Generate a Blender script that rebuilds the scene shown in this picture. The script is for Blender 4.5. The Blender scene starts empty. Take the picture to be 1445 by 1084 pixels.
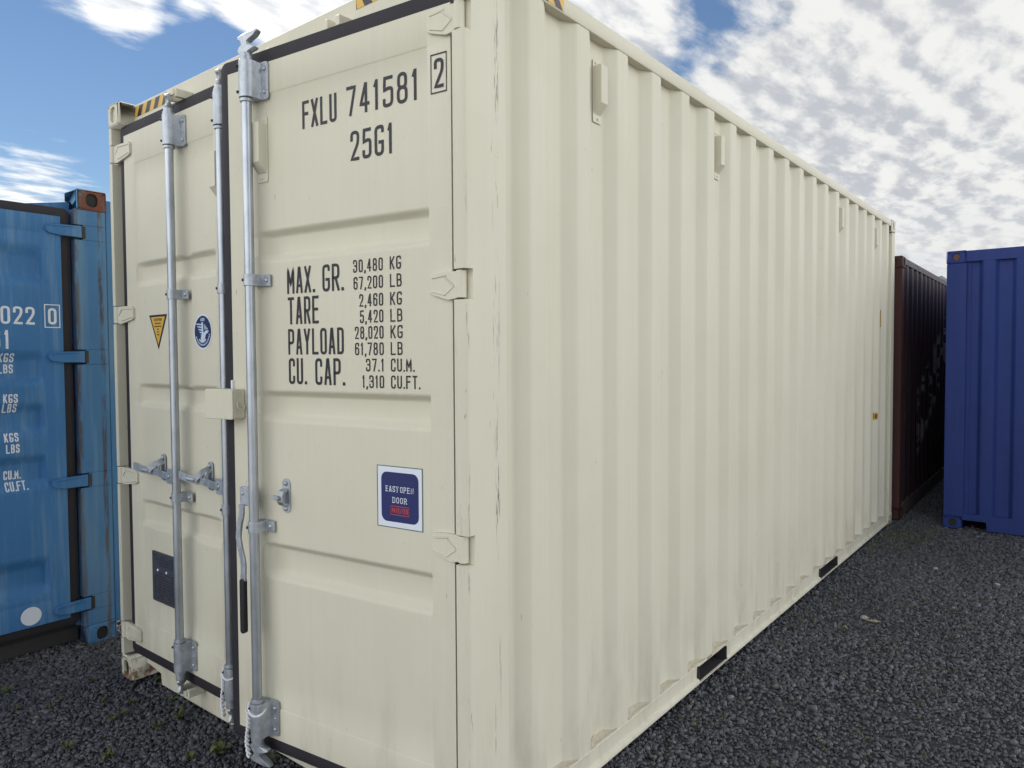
import bpy, bmesh, math, random
import numpy as np
from mathutils import Vector, Matrix
R = math.radians
random.seed(7); rng = np.random.default_rng(7)
SC = bpy.context.scene
COL = SC.collection
W, L, H = 2.438, 6.058, 2.896

# ------------------------------------------------------------------ camera
cam_d = bpy.data.cameras.new('camera'); cam = bpy.data.objects.new('camera', cam_d); COL.objects.link(cam)
yaw, pitch, roll = -0.66889882, -0.0346553548, -0.00538673
fw = Vector((math.sin(yaw)*math.cos(pitch), math.cos(yaw)*math.cos(pitch), math.sin(pitch)))
rt = Vector((math.cos(yaw), -math.sin(yaw), 0)); up = rt.cross(fw)
r2 = math.cos(roll)*rt + math.sin(roll)*up; u2 = -math.sin(roll)*rt + math.cos(roll)*up
CAM = Vector((3.89248, -1.59087, 1.62842))
cam.matrix_world = Matrix(((r2.x, u2.x, -fw.x, CAM.x), (r2.y, u2.y, -fw.y, CAM.y), (r2.z, u2.z, -fw.z, CAM.z), (0, 0, 0, 1)))
cam_d.sensor_width = 36; cam_d.lens = 25.309; cam_d.shift_x = -8.782/1445; cam_d.shift_y = -3.208/1445
cam_d.clip_start = 0.05; cam_d.clip_end = 3000
SC.camera = cam

# ------------------------------------------------------------------ exposure
SC.render.engine = 'CYCLES'
SC.view_settings.view_transform = 'Standard'; SC.view_settings.look = 'None'
SC.view_settings.gamma = 1; SC.view_settings.use_curve_mapping = False
SC.view_settings.exposure = 0.35

# ------------------------------------------------------------------ node helper
class NT:
    def __init__(s, tree): s.t = tree; s.n = tree.nodes; s.l = tree.links
    def node(s, typ, **kw):
        n = s.n.new(typ)
        for k, v in kw.items(): setattr(n, k, v)
        return n
    def put(s, sock, v):
        if isinstance(v, bpy.types.NodeSocket): s.l.new(v, sock)
        elif v is not None: sock.default_value = v
    def math(s, op, a, b=None, c=None, clamp=False):
        n = s.node('ShaderNodeMath', operation=op, use_clamp=clamp)
        s.put(n.inputs[0], a); s.put(n.inputs[1], b); s.put(n.inputs[2], c)
        return n.outputs[0]
    def vmath(s, op, a, b=None):
        n = s.node('ShaderNodeVectorMath', operation=op); s.put(n.inputs[0], a); s.put(n.inputs[1], b)
        return n.outputs['Value'] if op in ('DOT_PRODUCT', 'LENGTH') else n.outputs[0]
    def noise(s, vec, scale, detail=4, rough=0.5, dist=0.0):
        n = s.node('ShaderNodeTexNoise'); s.put(n.inputs['Vector'], vec); n.inputs['Scale'].default_value = scale
        n.inputs['Detail'].default_value = detail; n.inputs['Roughness'].default_value = rough; n.inputs['Distortion'].default_value = dist
        return n.outputs['Fac']
    def ramp(s, v, lo, hi, smooth=True):
        n = s.node('ShaderNodeMapRange', interpolation_type='SMOOTHSTEP' if smooth else 'LINEAR')
        s.put(n.inputs['Value'], v); n.inputs['From Min'].default_value = lo; n.inputs['From Max'].default_value = hi
        return n.outputs[0]
    def mix(s, f, a, b):
        n = s.node('ShaderNodeMix', data_type='RGBA'); s.put(n.inputs[0], f)
        for i, v in ((6, a), (7, b)):
            if not isinstance(v, bpy.types.NodeSocket) and len(v) == 3: v = (*v, 1)
            s.put(n.inputs[i], v)
        return n.outputs[2]
    def scale3(s, vec, sc):
        return s.vmath('MULTIPLY', vec, sc)

# ------------------------------------------------------------------ world: daylight sky with broken cloud
SUN_EL, SUN_AZ = R(42), R(-76)         # azimuth clockwise from +y
world = bpy.data.worlds.new('World'); SC.world = world; world.use_nodes = True
w = NT(world.node_tree); w.n.clear()
def pxdir(px, py):                      # a direction of the sky
    v = fw*1015.9 + r2*(px-731.3) - u2*(py-538.8)
    return v.normalized()
tc = w.node('ShaderNodeTexCoord').outputs['Generated']
dirv = w.vmath('NORMALIZE', tc)
sep = w.node('ShaderNodeSeparateXYZ'); w.l.new(dirv, sep.inputs[0])
dz = w.math('MAXIMUM', sep.outputs[2], 0.0)
inv = w.math('DIVIDE', 1.0, w.math('ADD', dz, 0.10))
comb = w.node('ShaderNodeCombineXYZ')
w.put(comb.inputs[0], w.math('MULTIPLY', sep.outputs[0], inv)); w.put(comb.inputs[1], w.math('MULTIPLY', sep.outputs[1], inv)); comb.inputs[2].default_value = 3.7
plane = comb.outputs[0]
mp = w.node('ShaderNodeMapping'); w.l.new(plane, mp.inputs[0]); mp.inputs['Rotation'].default_value = (0, 0, R(-62)); mp.inputs['Scale'].default_value = (1.25, 0.62, 1)
streak = mp.outputs[0]
n_big = w.noise(plane, 1.3, 3, 0.5)
n_mid = w.noise(streak, 7.0, 9, 0.56, 0.12)
n_off = w.noise(w.vmath('ADD', streak, (-.035, .055, 0)), 7.0, 9, 0.56, 0.12)
n_fin = w.noise(streak, 17.0, 6, 0.65, 0.0)
def blob(px, py, rad, amp):
    d = w.vmath('DOT_PRODUCT', dirv, tuple(pxdir(px, py)))
    return w.math('MULTIPLY', w.ramp(d, math.cos(R(rad)), 1.0), amp)
bias = None
for b in [
        (1330, 60, 28, .80), (1150, 190, 14, .36), (1400, 345, 8, -.16), (965, 30, 9, -.36), (1060, 60, 6, -.14), (1240, 330, 12, .40),
        (420, -45, 9.0, 1.5), (150, -45, 6.5, .95), (190, 30, 3.0, .30), (268, 30, 1.6, .30), (20, 290, 8, .60), (120, 250, 5, .25), (830, 40, 8, .75), (740, -60, 8, .5),
        (200, 130, 14, -.55), (330, 130, 6, -.25)]:
    x = blob(*b); bias = x if bias is None else w.math('ADD', bias, x)
cov = w.math('ADD', w.math('ADD', w.math('MULTIPLY', n_mid, 1.15), w.math('MULTIPLY', n_fin, .35)), w.math('MULTIPLY', n_big, .35))
cov = w.math('ADD', w.math('SUBTRACT', cov, 1.13), bias)
fillA = w.ramp(w.vmath('DOT_PRODUCT', dirv, tuple(Vector((0.84, 0.50, .20)).normalized())), 0.47, 0.96)
fillB = w.ramp(w.vmath('DOT_PRODUCT', dirv, tuple(Vector((-0.30, -0.93, .16)).normalized())), -0.05, 0.85)
back = w.math('MAXIMUM', w.math('MULTIPLY', fillA, 1.32), w.math('MULTIPLY', fillB, 1.04))  # two bright cloud lobes added out of view to fill both walls
cov = w.math('ADD', cov, w.math('MULTIPLY', back, .5)); fac = w.ramp(cov, -0.02, 0.46)
# cloud brightness: relief of their own (thin parts bright, thick bellies grey), brighter towards the sun and in the added fill lobes
relief = w.math('SUBTRACT', n_mid, n_off)                       # sunward sides bright, far sides grey
shade = w.math('ADD', w.math('MULTIPLY', relief, -3.0), w.math('MULTIPLY', w.math('SUBTRACT', w.noise(streak, 2.1, 4, .55), .5), 1.1))
belly = w.ramp(w.math('ADD', shade, w.math('MULTIPLY', w.math('SUBTRACT', cov, .30), .25)), -.22, .62)
sunv = Vector((math.sin(SUN_AZ)*math.cos(SUN_EL), math.cos(SUN_AZ)*math.cos(SUN_EL), math.sin(SUN_EL)))
sd = w.vmath('DOT_PRODUCT', dirv, tuple(sunv))
glow = w.ramp(sd, 0.62, 1.0)
low_band = w.math('SUBTRACT', 1.0, w.ramp(dz, .07, .21))            # distant cloud merges towards the horizon
fac = w.math('MAXIMUM', fac, w.math('MULTIPLY', low_band, .82))
ccol = w.mix(w.math('MULTIPLY', low_band, .72), w.mix(belly, (.70, .70, .685), (.43, .45, .485)), w.mix(w.ramp(n_big, .35, .65), (.50, .53, .575), (.64, .645, .64)))
cstr = w.math('ADD', 1.0, w.math('ADD', w.math('MULTIPLY', glow, .35), w.math('MULTIPLY', back, 2.6)))
cstr = w.math('MULTIPLY', cstr, w.math('SUBTRACT', 1.0, w.math('MULTIPLY', w.ramp(sep.outputs[2], .42, .85), .62)))
cem = w.vmath('MULTIPLY', ccol, None); cemn = cem.node; 
cc = w.node('ShaderNodeCombineXYZ')
for i in range(3): w.put(cc.inputs[i], cstr)
w.l.new(cc.outputs[0], cemn.inputs[1])
sky = w.node('ShaderNodeTexSky', sky_type='NISHITA'); sky.sun_disc = False
sky.sun_elevation = SUN_EL; sky.sun_rotation = SUN_AZ; sky.air_density = 1.2; sky.dust_density = 0.0; sky.ozone_density = 3.0
bg1 = w.node('ShaderNodeBackground'); w.l.new(w.vmath('MULTIPLY', sky.outputs[0], (.94, 1.0, 1.09)), bg1.inputs[0]); bg1.inputs[1].default_value = 0.060
bg2 = w.node('ShaderNodeBackground'); w.l.new(cem, bg2.inputs[0]); bg2.inputs[1].default_value = 1.0
mixs = w.node('ShaderNodeMixShader'); w.l.new(fac, mixs.inputs[0]); w.l.new(bg1.outputs[0], mixs.inputs[1]); w.l.new(bg2.outputs[0], mixs.inputs[2])
out = w.node('ShaderNodeOutputWorld'); w.l.new(mixs.outputs[0], out.inputs[0])

# ------------------------------------------------------------------ sun
sd_ = bpy.data.lights.new('sun', 'SUN'); sd_.energy = 4.5; sd_.angle = R(4); sd_.color = (1, .95, .88)
sun = bpy.data.objects.new('sun', sd_); COL.objects.link(sun)
sun.rotation_euler = (-sunv).to_track_quat('-Z', 'Y').to_euler(); sun.location = sunv*50

# ------------------------------------------------------------------ materials
def mat(name, fn):
    m = bpy.data.materials.new(name); m.use_nodes = True
    t = NT(m.node_tree); b = m.node_tree.nodes['Principled BSDF']; fn(t, b); return m
def objco(t): return t.node('ShaderNodeTexCoord').outputs['Object']
def worldco(t): return t.node('ShaderNodeNewGeometry').outputs['Position']
def bump(t, b, h, dist=.002, st=.5):
    n = t.node('ShaderNodeBump'); n.inputs['Strength'].default_value = st; n.inputs['Distance'].default_value = dist
    t.put(n.inputs['Height'], h); t.l.new(n.outputs[0], b.inputs['Normal'])
def plain(name, col, rough=.5, metal=0, var=.12, sc=6, bmp=0):
    def fn(t, b):
        co = worldco(t); n = t.noise(co, sc, 5)
        t.l.new(t.mix(n, tuple(c*(1-var) for c in col), tuple(min(1, c*(1+var)) for c in col)), b.inputs['Base Color'])
        t.put(b.inputs['Roughness'], rough); t.put(b.inputs['Metallic'], metal)
        if bmp: bump(t, b, t.noise(co, 300, 2), .001, bmp)
    return mat(name, fn)
CREAM = (.625, .595, .478)
def cream_fn(scuff=None, rust=False, col=CREAM):
    def fn(t, b):
        co = worldco(t)
        st = t.noise(t.scale3(co, (55, 55, .8)), 1.0, 3, .6)       # faint vertical streaks of the spray coat
        cl = t.noise(co, 1.7, 4, .55)
        c = t.mix(st, tuple(x*.955 for x in col), tuple(x*1.03 for x in col))
        c = t.mix(t.ramp(cl, .35, .75), c, t.mix(.5, c, tuple(x*f for x, f in zip(col, (.90, .90, .88)))))
        # small dark specks and drips
        sp = t.ramp(t.noise(t.scale3(co, (60, 60, 16)), 1.0, 2, .5), .745, .80)
        c = t.mix(t.math('MULTIPLY', sp, .55), c, (.20, .17, .13))
        sx = t.node('ShaderNodeSeparateXYZ'); t.l.new(co, sx.inputs[0])
        low = t.math('SUBTRACT', 1.0, t.ramp(sx.outputs[2], .05, .75))
        dn = t.ramp(t.noise(t.scale3(co, (9, 9, 2.2)), 1.0, 6, .65), .42, .72)
        c = t.mix(t.math('MULTIPLY', t.math('MULTIPLY', low, dn), .38), c, (.33, .27, .20))
        if scuff:
            for (ax, v0, hw, seed, amt, colr, th) in scuff:
                s = sx.outputs[ax]
                wob = t.math('MULTIPLY', t.math('SUBTRACT', t.noise(t.scale3(co, (0, 0, 3.0)), 1.0, 3), .5), .018)
                band = t.math('SUBTRACT', 1.0, t.ramp(t.math('ABSOLUTE', t.math('SUBTRACT', t.math('ADD', s, wob), v0)), hw*.3, hw))
                nn = t.noise(t.vmath('ADD', t.scale3(co, (110, 110, 9)), (seed, seed, seed)), 1.0, 4, .7)
                mk = t.math('MULTIPLY', band, t.ramp(nn, th, th+.10))
                # long gaps along the height
                mk = t.math('MULTIPLY', mk, t.ramp(t.noise(t.vmath('ADD', t.scale3(co, (0, 0, 1.6)), (seed, 0, 0)), 1.0, 2), .42, .56))
                c = t.mix(t.math('MULTIPLY', mk, amt), c, colr)
        if rust:
            rn = t.noise(co, 26, 6, .65)
            lowr = t.math('SUBTRACT', 1.0, t.ramp(sx.outputs[2], .0, .17))
            rm = t.ramp(t.math('ADD', t.math('MULTIPLY', lowr, .22), rn), .64, .76)
            c = t.mix(t.math('MULTIPLY', rm, .85), c, (.17, .075, .035))
        t.l.new(c, b.inputs['Base Color'])
        t.put(b.inputs['Roughness'], t.math('ADD', .50, t.math('MULTIPLY', cl, .18)))
        b.inputs['Specular IOR Level'].default_value = .16
        bh = t.math('ADD', t.math('MULTIPLY', t.noise(co, 240, 2), .12), t.math('MULTIPLY', t.noise(t.scale3(co, (6, 6, 2.2)), 1.0, 2), 3.0))
        bump(t, b, bh, .0016, .55)
    return fn
M = {}
M['cream'] = mat('cream paint', cream_fn())
DK = (.065, .06, .055); RD = (.20, .075, .06)
M['cream_post'] = mat('cream paint scuffed post', cream_fn(scuff=[(1, .011, .009, 3.1, .55, (.15, .12, .09), .545), (1, .148, .016, 9.7, .85, DK, .515), (1, .150, .012, 5.3, .7, RD, .575), (1, .128, .006, 2.3, .55, (.22, .2, .17), .54)]))
M['cream_rust'] = mat('cream paint rusting', cream_fn(rust=True))
M['sealant'] = plain('tan sealant', (.47, .42, .32), .75, var=.25, sc=40, bmp=.8)
def galv(t, b):
    co = worldco(t)
    n = t.noise(co, 34, 6, .65); v = t.node('ShaderNodeTexVoronoi'); t.l.new(co, v.inputs['Vector']); v.inputs['Scale'].default_value = 120
    z = t.noise(t.scale3(co, (30, 30, 1.6)), 1.0, 4)
    c = t.mix(t.ramp(n, .35, .68), (.37, .40, .435), (.50, .53, .57))
    c = t.mix(t.math('MULTIPLY', t.ramp(z, .52, .7), .5), c, (.26, .28, .30))
    t.l.new(c, b.inputs['Base Color']); b.inputs['Metallic'].default_value = .72
    t.put(b.inputs['Roughness'], t.math('ADD', .36, t.math('MULTIPLY', n, .28)))
    bump(t, b, t.math('ADD', n, t.math('MULTIPLY', v.outputs['Distance'], .3)), .0012, .35)
M['galv'] = mat('galvanised steel', galv)
def galv_bar(t, b):
    co = worldco(t); n = t.noise(t.scale3(co, (1, 1, .5)), 16, 5, .6); z = t.noise(t.scale3(co, (70, 70, 1.2)), 1.0, 4)
    c = t.mix(t.ramp(n, .3, .7), (.36, .39, .425), (.47, .50, .54)); c = t.mix(t.math('MULTIPLY', t.ramp(z, .55, .72), .35), c, (.30, .33, .37))
    t.l.new(c, b.inputs['Base Color']); b.inputs['Metallic'].default_value = .78; t.put(b.inputs['Roughness'], t.math('ADD', .30, t.math('MULTIPLY', n, .15)))
    bump(t, b, n, .001, .15)
M['galv_bar'] = mat('galvanised tube', galv_bar)
M['rubber'] = plain('black rubber', (.017, .014, .019), .75, var=.3, sc=12, bmp=.3)
M['grip'] = plain('black plastic grip', (.012, .012, .013), .5)
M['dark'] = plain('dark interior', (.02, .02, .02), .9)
M['ink'] = plain('dark lettering', (.011, .011, .016), .6, var=.2)
M['white_ink'] = plain('white lettering', (.62, .66, .72), .6, var=.14, sc=30)
M['yellow'] = plain('yellow label', (.62, .37, .045), .5, var=.08)
M['black_label'] = plain('black label', (.018, .017, .022), .5)
M['label_white'] = plain('label white', (.66, .70, .78), .4, var=.04)
M['label_blue'] = plain('label blue', (.006, .014, .105), .6, var=.12, sc=40)
M['label_red'] = plain('label red', (.50, .05, .03), .5)
M['label_edge'] = plain('label edge', (.10, .14, .12), .5)
M['emblem'] = plain('emblem blue', (.012, .022, .075), .4)
M['emblem_fg'] = plain('emblem pale', (.50, .58, .72), .4)
M['plate'] = plain('data plate grey', (.055, .055, .068), .45, var=.25, sc=60)
M['plate_ink'] = plain('data plate print', (.020, .020, .028), .5)
M['rivet'] = plain('bright rivet', (.85, .86, .88), .35, .3)
M['rope'] = plain('white rope', (.70, .70, .72), .85, var=.15, sc=80)
def worn(name, col, rustc, amt, sc, rough=.5, extra=None, fade=None):
    def fn(t, b):
        co = worldco(t)
        a = t.noise(co, 3.0, 6, .6); st = t.noise(t.scale3(co, (16, 16, 1.0)), 1.0, 5, .65)
        c = t.mix(a, tuple(x*.78 for x in col), tuple(x*1.18 for x in col))
        if fade: c = t.mix(t.math('MULTIPLY', t.ramp(st, .45, .72), .45), c, fade)
        r = t.noise(t.scale3(co, (1, 1, .35)), sc, 8, .72)
        m = t.ramp(r, 1-amt, 1-amt+.07)
        c = t.mix(t.math('MULTIPLY', m, .9), c, rustc)
        # short scratches
        sc_ = t.ramp(t.noise(t.scale3(co, (22, 22, 130)), 1.0, 2, .5), .735, .77)
        c = t.mix(t.math('MULTIPLY', sc_, .65), c, tuple(x*.35 for x in col))
        b.inputs['Specular IOR Level'].default_value = .22
        if extra: c = extra(t, co, c)
        t.l.new(c, b.inputs['Base Color']); t.put(b.inputs['Roughness'], t.math('ADD', rough, t.math('MULTIPLY', a, .2)))
        bump(t, b, t.math('ADD', t.math('MULTIPLY', r, .5), t.noise(t.scale3(co, (5, 5, 3)), 1, 2)), .003, .5)
    return mat(name, fn)
M['sky_blue'] = worn('light blue container paint', (.042, .150, .335), (.13, .06, .035), .335, 11, .38, fade=(.17, .285, .41))
def poststain(t, co, c):
    sx = t.node('ShaderNodeSeparateXYZ'); t.l.new(co, sx.inputs[0])
    for v0, hw, amt in ((.078, .013, .9), (.205, .012, .95)):
        wob = t.math('MULTIPLY', t.math('SUBTRACT', t.noise(t.scale3(co, (0, 0, 4)), 1, 3), .5), .02)
        bd = t.math('SUBTRACT', 1.0, t.ramp(t.math('ABSOLUTE', t.math('SUBTRACT', t.math('ADD', sx.outputs[1], wob), v0)), hw*.3, hw*1.5))
        mk = t.math('MULTIPLY', bd, t.ramp(t.noise(t.scale3(co, (40, 40, 5)), 1, 5, .7), .37, .55))
        c = t.mix(t.math('MULTIPLY', mk, amt), c, (.060, .034, .024))
    fadem = t.ramp(t.noise(t.scale3(co, (3, 8, .6)), 1, 3), .45, .65)
    return t.mix(t.math('MULTIPLY', fadem, .35), c, (.15, .24, .32))
M['blue_post'] = worn('light blue paint with rust streaks', (.048, .150, .315), (.14, .065, .035), .345, 13, .42, extra=poststain, fade=(.13, .24, .36))
def cheek(t, co, c):
    sx = t.node('ShaderNodeSeparateXYZ'); t.l.new(co, sx.inputs[0])
    return t.mix(t.math('MULTIPLY', t.math('SUBTRACT', 1.0, t.ramp(sx.outputs[1], .086, .094)), t.ramp(sx.outputs[1], -.2, -.1)), c, (.10, .24, .42))
M['rust_cast'] = worn('rusted casting', (.150, .058, .040), (.115, .120, .120), .50, 8, .7, extra=cheek)
M['navy'] = worn('navy container paint', (.019, .038, .165), (.010, .020, .075), .30, 6, .5, fade=(.026, .045, .19))
M['navy_rust'] = plain('navy hole rust', (.12, .05, .03), .8, var=.4, sc=40)
def graffiti(t, co, c):
    sx = t.node('ShaderNodeSeparateXYZ'); t.l.new(co, sx.inputs[0])
    y, z = sx.outputs[1], sx.outputs[2]
    # slanted band of old pale spray paint low on the wall
    dline = t.math('SUBTRACT', z, t.math('ADD', 1.15, t.math('MULTIPLY', t.math('SUBTRACT', y, 7.9), .42)))
    bd = t.math('SUBTRACT', 1.0, t.ramp(t.math('ABSOLUTE', dline), .30, .42))
    yy = t.math('MULTIPLY', t.ramp(y, 7.25, 7.4), t.math('SUBTRACT', 1.0, t.ramp(y, 9.6, 9.9)))
    nn = t.ramp(t.noise(t.scale3(co, (0, 3.1, 4.5)), 1.0, 2, .45, .8), .515, .53)
    return t.mix(t.math('MULTIPLY', t.math('MULTIPLY', bd, yy), t.math('MULTIPLY', nn, .55)), c, (.26, .26, .29))
M['brown'] = worn('dark brown container paint', (.030, .018, .023), (.10, .045, .03), .40, 7, .5, extra=graffiti, fade=(.045, .033, .040))
M['brown_edge'] = worn('brown paint rusting corner', (.060, .026, .023), (.05, .03, .025), .42, 10, .6)
M['brown_rail'] = worn('brown rail faded', (.10, .08, .085), (.08, .04, .03), .45, 8, .6)

# ------------------------------------------------------------------ mesh builder
class MB:
    def __init__(s): s.v = []; s.f = []
    def add(s, vs, fs, T=None):
        o = len(s.v)
        for v in vs:
            v = Vector(v); s.v.append(tuple(T @ v) if T is not None else tuple(v))
        s.f += [tuple(i+o for i in f) for f in fs]
        return s
    def box(s, x0, x1, y0, y1, z0, z1, T=None):
        vs = [(x, y, z) for z in (z0, z1) for y in (y0, y1) for x in (x0, x1)]
        return s.add(vs, [(0, 2, 3, 1), (4, 5, 7, 6), (0, 1, 5, 4), (2, 6, 7, 3), (0, 4, 6, 2), (1, 3, 7, 5)], T)
    def prism(s, poly, z0, z1, T=None):          # polygon (x, y), extruded along z
        n = len(poly); vs = [(x, y, z0) for x, y in poly]+[(x, y, z1) for x, y in poly]
        fs = [tuple(range(n))[::-1], tuple(range(n, 2*n))]+[(i, (i+1) % n, n+(i+1) % n, n+i) for i in range(n)]
        return s.add(vs, fs, T)
    def prism_xz(s, poly, y0, y1, T=None):       # polygon (x, z), extruded along y
        Q = Matrix(((1, 0, 0, 0), (0, 0, -1, 0), (0, 1, 0, 0), (0, 0, 0, 1)))
        return s.prism(poly, -y1, -y0, (T @ Q) if T is not None else Q)
    def tube(s, pts, r, n=12, T=None, cap=True, flat=None):
        pts = [Vector(p) for p in pts]; rs = r if isinstance(r, (list, tuple)) else [r]*len(pts)
        vs = []; fs = []; ref = None
        for i, p in enumerate(pts):
            d = (pts[min(i+1, len(pts)-1)]-pts[max(i-1, 0)]).normalized()
            if ref is None: ref = Vector((0, 0, 1)) if abs(d.z) < .9 else Vector((1, 0, 0))
            a = (ref - d*ref.dot(d)).normalized(); ref = a; b = d.cross(a)
            for k in range(n):
                t = 2*math.pi*k/n
                vs.append(p+(a*math.cos(t)*(flat or 1)+b*math.sin(t))*rs[i])
        for i in range(len(pts)-1):
            for k in range(n):
                fs.append((i*n+k, i*n+(k+1) % n, (i+1)*n+(k+1) % n, (i+1)*n+k))
        if cap: fs += [tuple(range(n))[::-1], tuple(range((len(pts)-1)*n, len(pts)*n))]
        return s.add(vs, fs, T)
    def cyl(s, x, y, z0, z1, r, n=20, T=None): return s.tube([(x, y, z0), (x, y, z1)], r, n, T)
    def dome(s, c, nrm, r, h, n=10, T=None):
        nrm = Vector(nrm); c = Vector(c)
        return s.tube([c, c+nrm*h*.55, c+nrm*h*.9, c+nrm*h], [r, r*.88, r*.55, r*.12], n, T)
    def strap(s, pts, wid, th, T=None):          # flat bar along pts: width along z, thickness across (in the x-y plane)
        pts = [Vector(p) for p in pts]; vs = []; fs = []
        for i, p in enumerate(pts):
            d = (pts[min(i+1, len(pts)-1)]-pts[max(i-1, 0)]).normalized()
            n = Vector((-d.y, d.x, 0)); n = n.normalized() if n.length > 1e-4 else Vector((0, 1, 0))
            z = d.cross(n).normalized()
            for a, b in ((-1, -1), (1, -1), (1, 1), (-1, 1)): vs.append(p+n*a*th/2+z*b*wid/2)
        for i in range(len(pts)-1):
            for k in range(4): fs.append((i*4+k, i*4+(k+1) % 4, (i+1)*4+(k+1) % 4, (i+1)*4+k))
        m = (len(pts)-1)*4; fs += [(3, 2, 1, 0), (m, m+1, m+2, m+3)]
        return s.add(vs, fs, T)
    def build(s, name, m, parent=None, bev=0, smooth=40, seg=2, solid=0):
        me = bpy.data.meshes.new(name); me.from_pydata(s.v, [], s.f)
        bm = bmesh.new(); bm.from_mesh(me); bmesh.ops.recalc_face_normals(bm, faces=bm.faces[:]); bm.to_mesh(me); bm.free()
        me.materials.append(m)
        if smooth:
            me.shade_smooth(); me.set_sharp_from_angle(angle=R(smooth))
        o = bpy.data.objects.new(name, me); COL.objects.link(o)
        if parent: o.parent = parent
        if solid:
            md = o.modifiers.new('thickness', 'SOLIDIFY'); md.thickness = solid; md.offset = -1; md.use_rim = False
        if bev:
            md = o.modifiers.new('bevel', 'BEVEL'); md.width = bev; md.segments = seg; md.limit_method = 'ANGLE'; md.angle_limit = R(35); md.harden_normals = True
        return o
def empty(name, loc=(0, 0, 0), rz=0, label=None, cat=None, group=None):
    o = bpy.data.objects.new(name, None); COL.objects.link(o); o.location = loc; o.rotation_euler = (0, 0, rz); o.empty_display_size = .2
    if label: tag(o, label, cat, group)
    return o
def tag(o, label=None, cat=None, group=None, kind=None):
    if label: o['label'] = label
    if cat: o['category'] = cat
    if group: o['group'] = group
    if kind: o['kind'] = kind
    return o

# ------------------------------------------------------------------ stroke lettering
G = {
 '0': [(1, [(0, 0, 1), (1, 0, 1), (1, 1, 1), (0, 1, 1)])], 'O': [(1, [(0, 0, 1), (1, 0, 1), (1, 1, 1), (0, 1, 1)])],
 '1': [(0, [(.62, 0, 0), (.62, 1, 0)]), (0, [(.18, .84, 0), (.50, .985, 0)])],
 '2': [(0, [(0, .74, 0), (0, 1, 1), (1, 1, 1), (1, .60, .8), (0, 0, 0), (1, 0, 0)])],
 '3': [(0, [(0, .78, 0), (0, 1, 1), (1, 1, 1), (1, .53, .8), (.4, .53, 0)]), (0, [(.4, .53, 0), (1, .53, .8), (1, 0, 1), (0, 0, 1), (0, .22, 0)])],
 '4': [(0, [(.70, 0, 0), (.70, 1, 0)]), (0, [(.62, 1, 0), (0, .27, 0), (1, .27, 0)])],
 '5': [(0, [(.95, 1, 0), (.08, 1, 0), (.02, .56, 0), (.5, .62, .3), (1, .60, 1), (1, 0, 1), (0, 0, 1), (0, .2, 0)])],
 '6': [(1, [(0, 0, 1), (1, 0, 1), (1, .58, 1), (0, .58, 1)]), (0, [(0, .3, 0), (0, 1, 1), (1, 1, 1), (1, .8, 0)])],
 '7': [(0, [(0, 1, 0), (1, 1, 0), (.38, 0, 0)])],
 '8': [(1, [(0, 0, 1), (1, 0, 1), (1, .52, 1), (0, .52, 1)]), (1, [(.06, .52, 1), (.94, .52, 1), (.94, 1, 1), (.06, 1, 1)])],
 'A': [(0, [(0, 0, 0), (.42, 1, 0), (.58, 1, 0), (1, 0, 0)]), (0, [(.16, .26, 0), (.84, .26, 0)])],
 'B': [(1, [(0, 0, 0), (1, 0, 1), (1, .52, 1), (0, .52, 0)]), (0, [(0, .52, 0), (0, 1, 0), (.94, 1, 1), (.94, .52, 1), (.3, .52, 0)])],
 'C': [(0, [(1, .76, 0), (1, 1, 1), (0, 1, 1), (0, 0, 1), (1, 0, 1), (1, .24, 0)])],
 'D': [(1, [(0, 0, 0), (1, 0, 1), (1, 1, 1), (0, 1, 0)])],
 'E': [(0, [(1, 1, 0), (0, 1, 0), (0, 0, 0), (1, 0, 0)]), (0, [(0, .52, 0), (.85, .52, 0)])],
 'F': [(0, [(1, 1, 0), (0, 1, 0), (0, 0, 0)]), (0, [(0, .54, 0), (.85, .54, 0)])],
 'G': [(0, [(1, .84, 0), (1, 1, 1), (0, 1, 1), (0, 0, 1), (1, 0, 1), (1, .44, 0), (.58, .44, 0)])],
 'I': [(0, [(.5, 0, 0), (.5, 1, 0)])],
 'K': [(0, [(0, 0, 0), (0, 1, 0)]), (0, [(1, 1, 0), (.08, .42, 0)]), (0, [(.32, .58, 0), (1, 0, 0)])],
 'L': [(0, [(0, 1, 0), (0, 0, 0), (1, 0, 0)])],
 'M': [(0, [(0, 0, 0), (0, 1, 0), (.5, .3, 0), (1, 1, 0), (1, 0, 0)])],
 'N': [(0, [(0, 0, 0), (0, 1, 0), (1, 0, 0), (1, 1, 0)])],
 'P': [(0, [(0, 0, 0), (0, 1, 0), (1, 1, 1), (1, .45, 1), (0, .45, 0)])],
 'R': [(0, [(0, 0, 0), (0, 1, 0), (1, 1, 1), (1, .48, 1), (0, .48, 0)]), (0, [(.5, .48, 0), (1, 0, 0)])],
 'S': [(0, [(1, .77, 0), (1, 1, 1), (0, 1, 1), (0, .54, 1), (1, .48, 1), (1, 0, 1), (0, 0, 1), (0, .23, 0)])],
 'T': [(0, [(0, 1, 0), (1, 1, 0)]), (0, [(.5, 1, 0), (.5, 0, 0)])],
 'U': [(0, [(0, 1, 0), (0, 0, 1), (1, 0, 1), (1, 1, 0)])],
 'X': [(0, [(0, 0, 0), (1, 1, 0)]), (0, [(0, 1, 0), (1, 0, 0)])],
 'Y': [(0, [(0, 1, 0), (.5, .42, 0), (1, 1, 0)]), (0, [(.5, .42, 0), (.5, 0, 0)])],
 '.': [(0, [(.0, 0, 0), (.0, .08, 0)])], ',': [(0, [(.3, .10, 0), (-.1, -.12, 0)])],
}
NARROW = {'1': .62, '.': .22, ',': .30, ' ': .62, 'I': .35, 'M': 1.12}
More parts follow.
